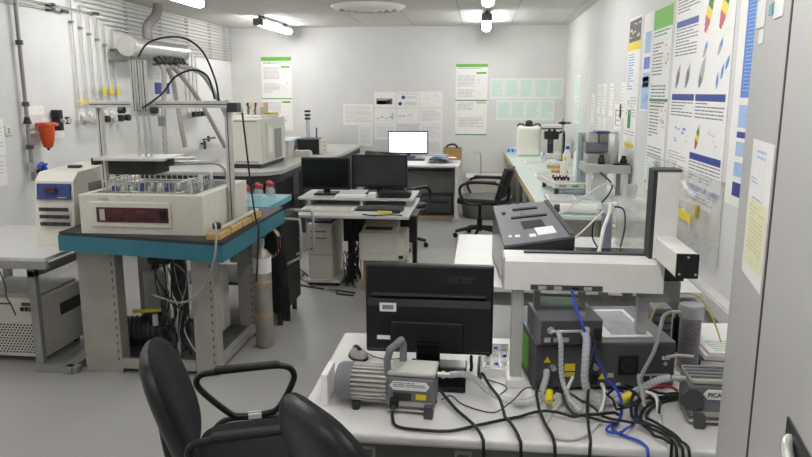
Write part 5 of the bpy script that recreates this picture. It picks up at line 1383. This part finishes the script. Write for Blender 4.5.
cable('blue_cable', [(.45, 2.18, .76), (.5, 2.16, .75), (.54, 2.2, .76), (.57, 2.22, .77)], .004, 'blue', 'blue patch lead at the analyser port panel', over=True)
cable('power_cable', [(-.25, 1.98, .762), (-.25, 1.95, .74), (-.23, 1.91, .729), (-.15, 1.895, .729), (-.07, 1.9, .729), (.02, 1.95, .729), (.11, 2.0, .729), (.22, 2.04, .729), (.33, 2.0, .731), (.43, 2.03, .73)], .0048, 'black', 'thick black power cord snaking along the table front from pump', over=True)
cable('power_cable', [(.01, 2.5, .727), (.01, 2.3, .729), (.045, 2.1, .736), (.1, 1.95, .742), (.125, 1.875, .73), (.13, 1.85, .7), (.135, 1.84, .5)], .005, 'black', 'black cord running straight off the table beside monitor foot', over=True)
cable('power_cable', [(-.12, 2.15, .745), (-.06, 2.03, .735), (-.005, 1.915, .743), (.02, 1.87, .728), (.025, 1.85, .7), (.03, 1.84, .5)], .005, 'black', 'black cord leaving the pump outlet foot over the edge', over=True)
cable('thin_cable', [(-.11, 2.12, .724), (-.08, 2.15, .724), (-.035, 2.085, .724), (.06, 2.045, .724), (.14, 2.095, .752), (.2, 2.11, .724), (.25, 2.15, .724)], .0022, 'charcoal', 'very thin dark cable zigzagging past the clear hose', over=True)
cable('thin_cable', [(.03, 2.3, .724), (.09, 2.26, .724), (.1, 2.22, .724), (.06, 2.15, .724)], .002, 'charcoal', 'very thin dark cable kinked before the parts tray', over=True)
cable('power_cable', [(.2, 2.19, .76), (.19, 2.13, .755), (.19, 2.05, .74), (.205, 1.95, .735), (.22, 1.875, .73), (.225, 1.85, .7), (.23, 1.84, .5)], .005, 'black', 'black cord from the analyser inlet over the table edge', over=True)
cable('power_cable', [(.37, 2.19, .93), (.37, 2.15, .9), (.355, 2.13, .82), (.345, 2.08, .76), (.33, 1.98, .745), (.325, 1.88, .735), (.32, 1.85, .7), (.32, 1.84, .5)], .0048, 'black', 'black cord from the module switch straight down', over=True)
for i in range(4):
    hx = .59-.017*i
    p = [(.72, 2.2+.016*i, .727), (.63, 2.19+.016*i, .727), (.555-.012*i, 2.13+.012*i, .727), (.515-.016*i, 2.03, .727), (hx-.03, 1.93, .73), (hx-.005, 1.875, .735), (hx, 1.853, .715), (hx, 1.846, .64), (hx, 1.845, .45)]
    cable('power_cable', p, .0045, 'black', 'black cord hanging over the table edge below the lettered pump', 'cable', 'cords over the table edge', over=True)
for i, (p, lb) in enumerate([([(.42, 2.2, .75), (.4, 2.14, .729), (.42, 2.06, .729), (.47, 2.04, .729), (.5, 2.1, .729), (.46, 2.17, .729), (.41, 2.12, .74)], 'black cord coiled in a ring before the fan grille'),
                             ([(.48, 2.19, .745), (.52, 2.12, .727), (.48, 2.06, .727), (.43, 2.04, .727)], 'black cord bent between port panel and lettered pump'),
                             ([(.24, 2.16, .729), (.28, 2.1, .729), (.36, 2.04, .735), (.44, 1.98, .735), (.5, 1.95, .735)], 'black cord lying slantwise before the analyser')]):
    cable('power_cable', p, .0042, 'black', lb, over=True)
cable('power_cable', [(.3, 2.2, .745), (.27, 2.14, .727), (.28, 2.07, .727), (.36, 2.0, .727), (.42, 1.98, .727)], .0042, 'black', 'black lead curling below the fan grille', over=True)
cable('power_cable', [(.46, 2.22, .75), (.47, 2.16, .727), (.52, 2.17, .727), (.56, 2.1, .727), (.54, 2.0, .727)], .0042, 'black', 'black lead curling beside the port panel', over=True)
cable('red_lead', [(.56, 2.2, .76), (.6, 2.15, .79), (.622, 2.12, .79)], .005, 'red', 'short red lead by the lettered pump', 'cable')
cable('monitor_cable', [(-.02, 2.425, .757), (-.02, 2.4, .75), (-.018, 2.37, .74), (-.02, 2.35, .734)], .006, 'black', 'black plug and lead below the monitor back')

# ------------------------------------------------------------------ tall steel cabinet
t = thing('steel_cabinet', 'tall grey steel cabinet with taped note and black handle', 'cabinet', (.622, 1.75, 0), math.radians(-100))
MB().box(0, .84, .012, .45, 0, 1.99, .003).build('body', 'cabinet', t)
MB().box(0, .348, 0, .0115, .04, 1.985, .003).build('side_panel', 'cabinet', t)
d_ = MB().box(.36, .84, 0, .0115, .04, 1.985, .003).build('door', 'cabinet', t)
bx('door_seam', 'cab_dark', t, .3485, .3595, -.001, .0118, .04, 1.985)
MB().box(.628, .78, -.004, 0, 1.03, 1.178, .006).build('handle_plate', 'black', d_)
MB().tube([(.665, -.004, 1.155), (.685, -.014, 1.15), (.73, -.016, 1.135), (.79, -.012, 1.12)], .01, n=8).build('handle_lever', 'silver', d_)
def p_note(b, w, h):
    lines(b, .06, h-.05, w-.06, h-.02, .012, 0); lines(b, .02, h-.1, w*.5, h-.08, .008, 0); lines(b, .05, h-.14, w-.06, h-.12, .01, 0)
    rect(b, .02, .03, w-.015, h-.125, 1); lines(b, .03, .05, w-.03, h-.14, .009, 2, .25)
def cab_sheet(name, label, x, z, w, h, fn, mats, m='paper', cat='paper'):
    c, s_ = math.cos(math.radians(-100)), math.sin(math.radians(-100))
    lx, ly = x, -.0008
    o = thing(name, label, cat, (.622+lx*c-ly*s_, 1.75+lx*s_+ly*c, z), math.radians(-100))
    MB().box(0, w, -.0015, 0, 0, h).build('sheet', m, o)
    if fn:
        b = MB(); fn(b, w, h); b.v = [(a, y-.0015, q) for a, y, q in b.v]; b.build('print', mats, o)['kind'] = 'stuff'
cab_sheet('paper_sheet', 'white note with pale yellow lower half taped to steel cabinet', .125, 1.302, .21, .298, p_note, ['pale_blue', 'paper_yellow', 'wood_pale'])
cab_sheet('sticker', 'white square sticker with grey mark on top of cabinet side', .03, 1.84, .09, .06, p_small, ['ink'], cat='sticker')
cab_sheet('sticker', 'small turquoise sticker on the steel cabinet', .155, 1.858, .035, .022, None, None, 'teal_light', 'sticker')
cab_sheet('sticker', 'upright white sticker beside the turquoise sticker', .21, 1.845, .08, .045, None, None, cat='sticker')
cab_sheet('sticker', 'white card corner sticker below the square sticker', .07, 1.805, .05, .03, None, None, cat='sticker')

# ------------------------------------------------------------------ visitor chairs (local +x = forward)
def visitor_chair(label, loc, rz, arms, m, bw=.235, bh=.25, ay=.27):
    t = thing('visitor_chair', label, 'chair', loc, rz)
    def cush(b, n, fn_c, L_):   # superellipse pillow
        pass
    b = MB(); NU, NV = 28, 10
    def seat(u, v):
        a = 2*PI*u; ph = -PI/2 + PI*v
        r = abs(math.cos(ph))**.35
        ca, sa = math.cos(a), math.sin(a)
        x = .23*math.copysign(abs(ca)**.5, ca)*r; y = .235*math.copysign(abs(sa)**.5, sa)*r
        return (x+.02, y, .445+.04*math.sin(ph)+.012*(x/.23)**2)
    b.grid(seat, NU, NV); b.build('seat', m, t)
    def back(u, v, th=.032):
        a = 2*PI*u; ph = -PI/2 + PI*v
        r = abs(math.cos(ph))**.3
        ca, sa = math.cos(a), math.sin(a)
        y = bw*math.copysign(abs(ca)**.62, ca)*r; w = bh*math.copysign(abs(sa)**.62, sa)*r
        y *= 1-.22*max(0, w/bh)**2
        h = w+bh
        d = th*math.sin(ph)
        lean = math.radians(17)
        return (-.215-h*math.sin(lean)+d*math.cos(lean)+.22*y*y*2, y, .48+h*math.cos(lean)+d*math.sin(lean))
    b = MB(); b.grid(back, 32, 10); bk = b.build('backrest', m, t)
    b = MB(); b.grid(lambda u, v: tuple(Vector(back(u, v*.5, .05)) + Vector((-.004, 0, 0))), 32, 6); b.build('back_shell', 'vinyl_black', bk)
    if not arms: bx('white_tag', 'paper', bk, -.328, -.322, -.16, -.13, .58, .66)
    MB().tube([(-.05, 0, .4), (-.24, 0, .4), (-.29, 0, .46), (-.31, 0, .6)], .022).build('back_bracket', 'black', t)
    for s_ in (-1, 1):
        y = s_*.25
        MB().tube([(.2, y, .0), (.18, y, .2), (.16, y, .39), (.12, y, .405)], .0125, k=4).build('leg', 'black', t)
        MB().tube([(-.28, y, .0), (-.25, y, .2), (-.2, y, .39), (-.16, y, .405)], .0125, k=4).build('leg', 'black', t)
        MB().tube([(-.18, y, .405), (.14, y, .405)], .0125, smooth=False).build('side_rail', 'black', t)
        if arms:
            y = s_*ay
            a = MB().tube([(-.16, y, .652), (-.02, y, .656), (.11, y, .654), (.15, y, .62), (.14, y, .57), (.09, y, .485), (.04, y, .463), (-.06, y, .463), (-.1, y, .48), (-.18, y, .56), (-.215, y, .61), (-.205, y, .642)], .0125, n=10, k=5, closed=True).build('arm_loop', 'vinyl_black', t)
            MB().box(-.15, .1, y-.02, y+.02, .651, .674, .01).build('arm_pad', 'rubber', a)
            MB().tube([(.14, s_*.26, .405), (.1, s_*ay, .44), (.0, s_*ay, .452), (-.12, s_*ay, .452), (-.17, s_*.26, .41)], .011).build('arm_support', 'vinyl_black', t)
            bx('arm_clip', 'paper', a, -.03, .02, y-.014, y+.014, .452, .472)
    for x in (.1, -.14): bx('cross_bar', 'black', t, x-.012, x+.012, -.25, .25, .393, .412)
    return t
visitor_chair('black fabric chair with looped tube arms beside the white table', (-.76, 2.215, 0), math.radians(20), True, 'fabric_black', .22, .21, .275)
visitor_chair('armless black chair with white tag on its backrest', (-.14, 1.80, 0), math.radians(43), False, 'fabric_black')
for o in bpy.data.objects:
    if '_loc' in o: del o['_loc']
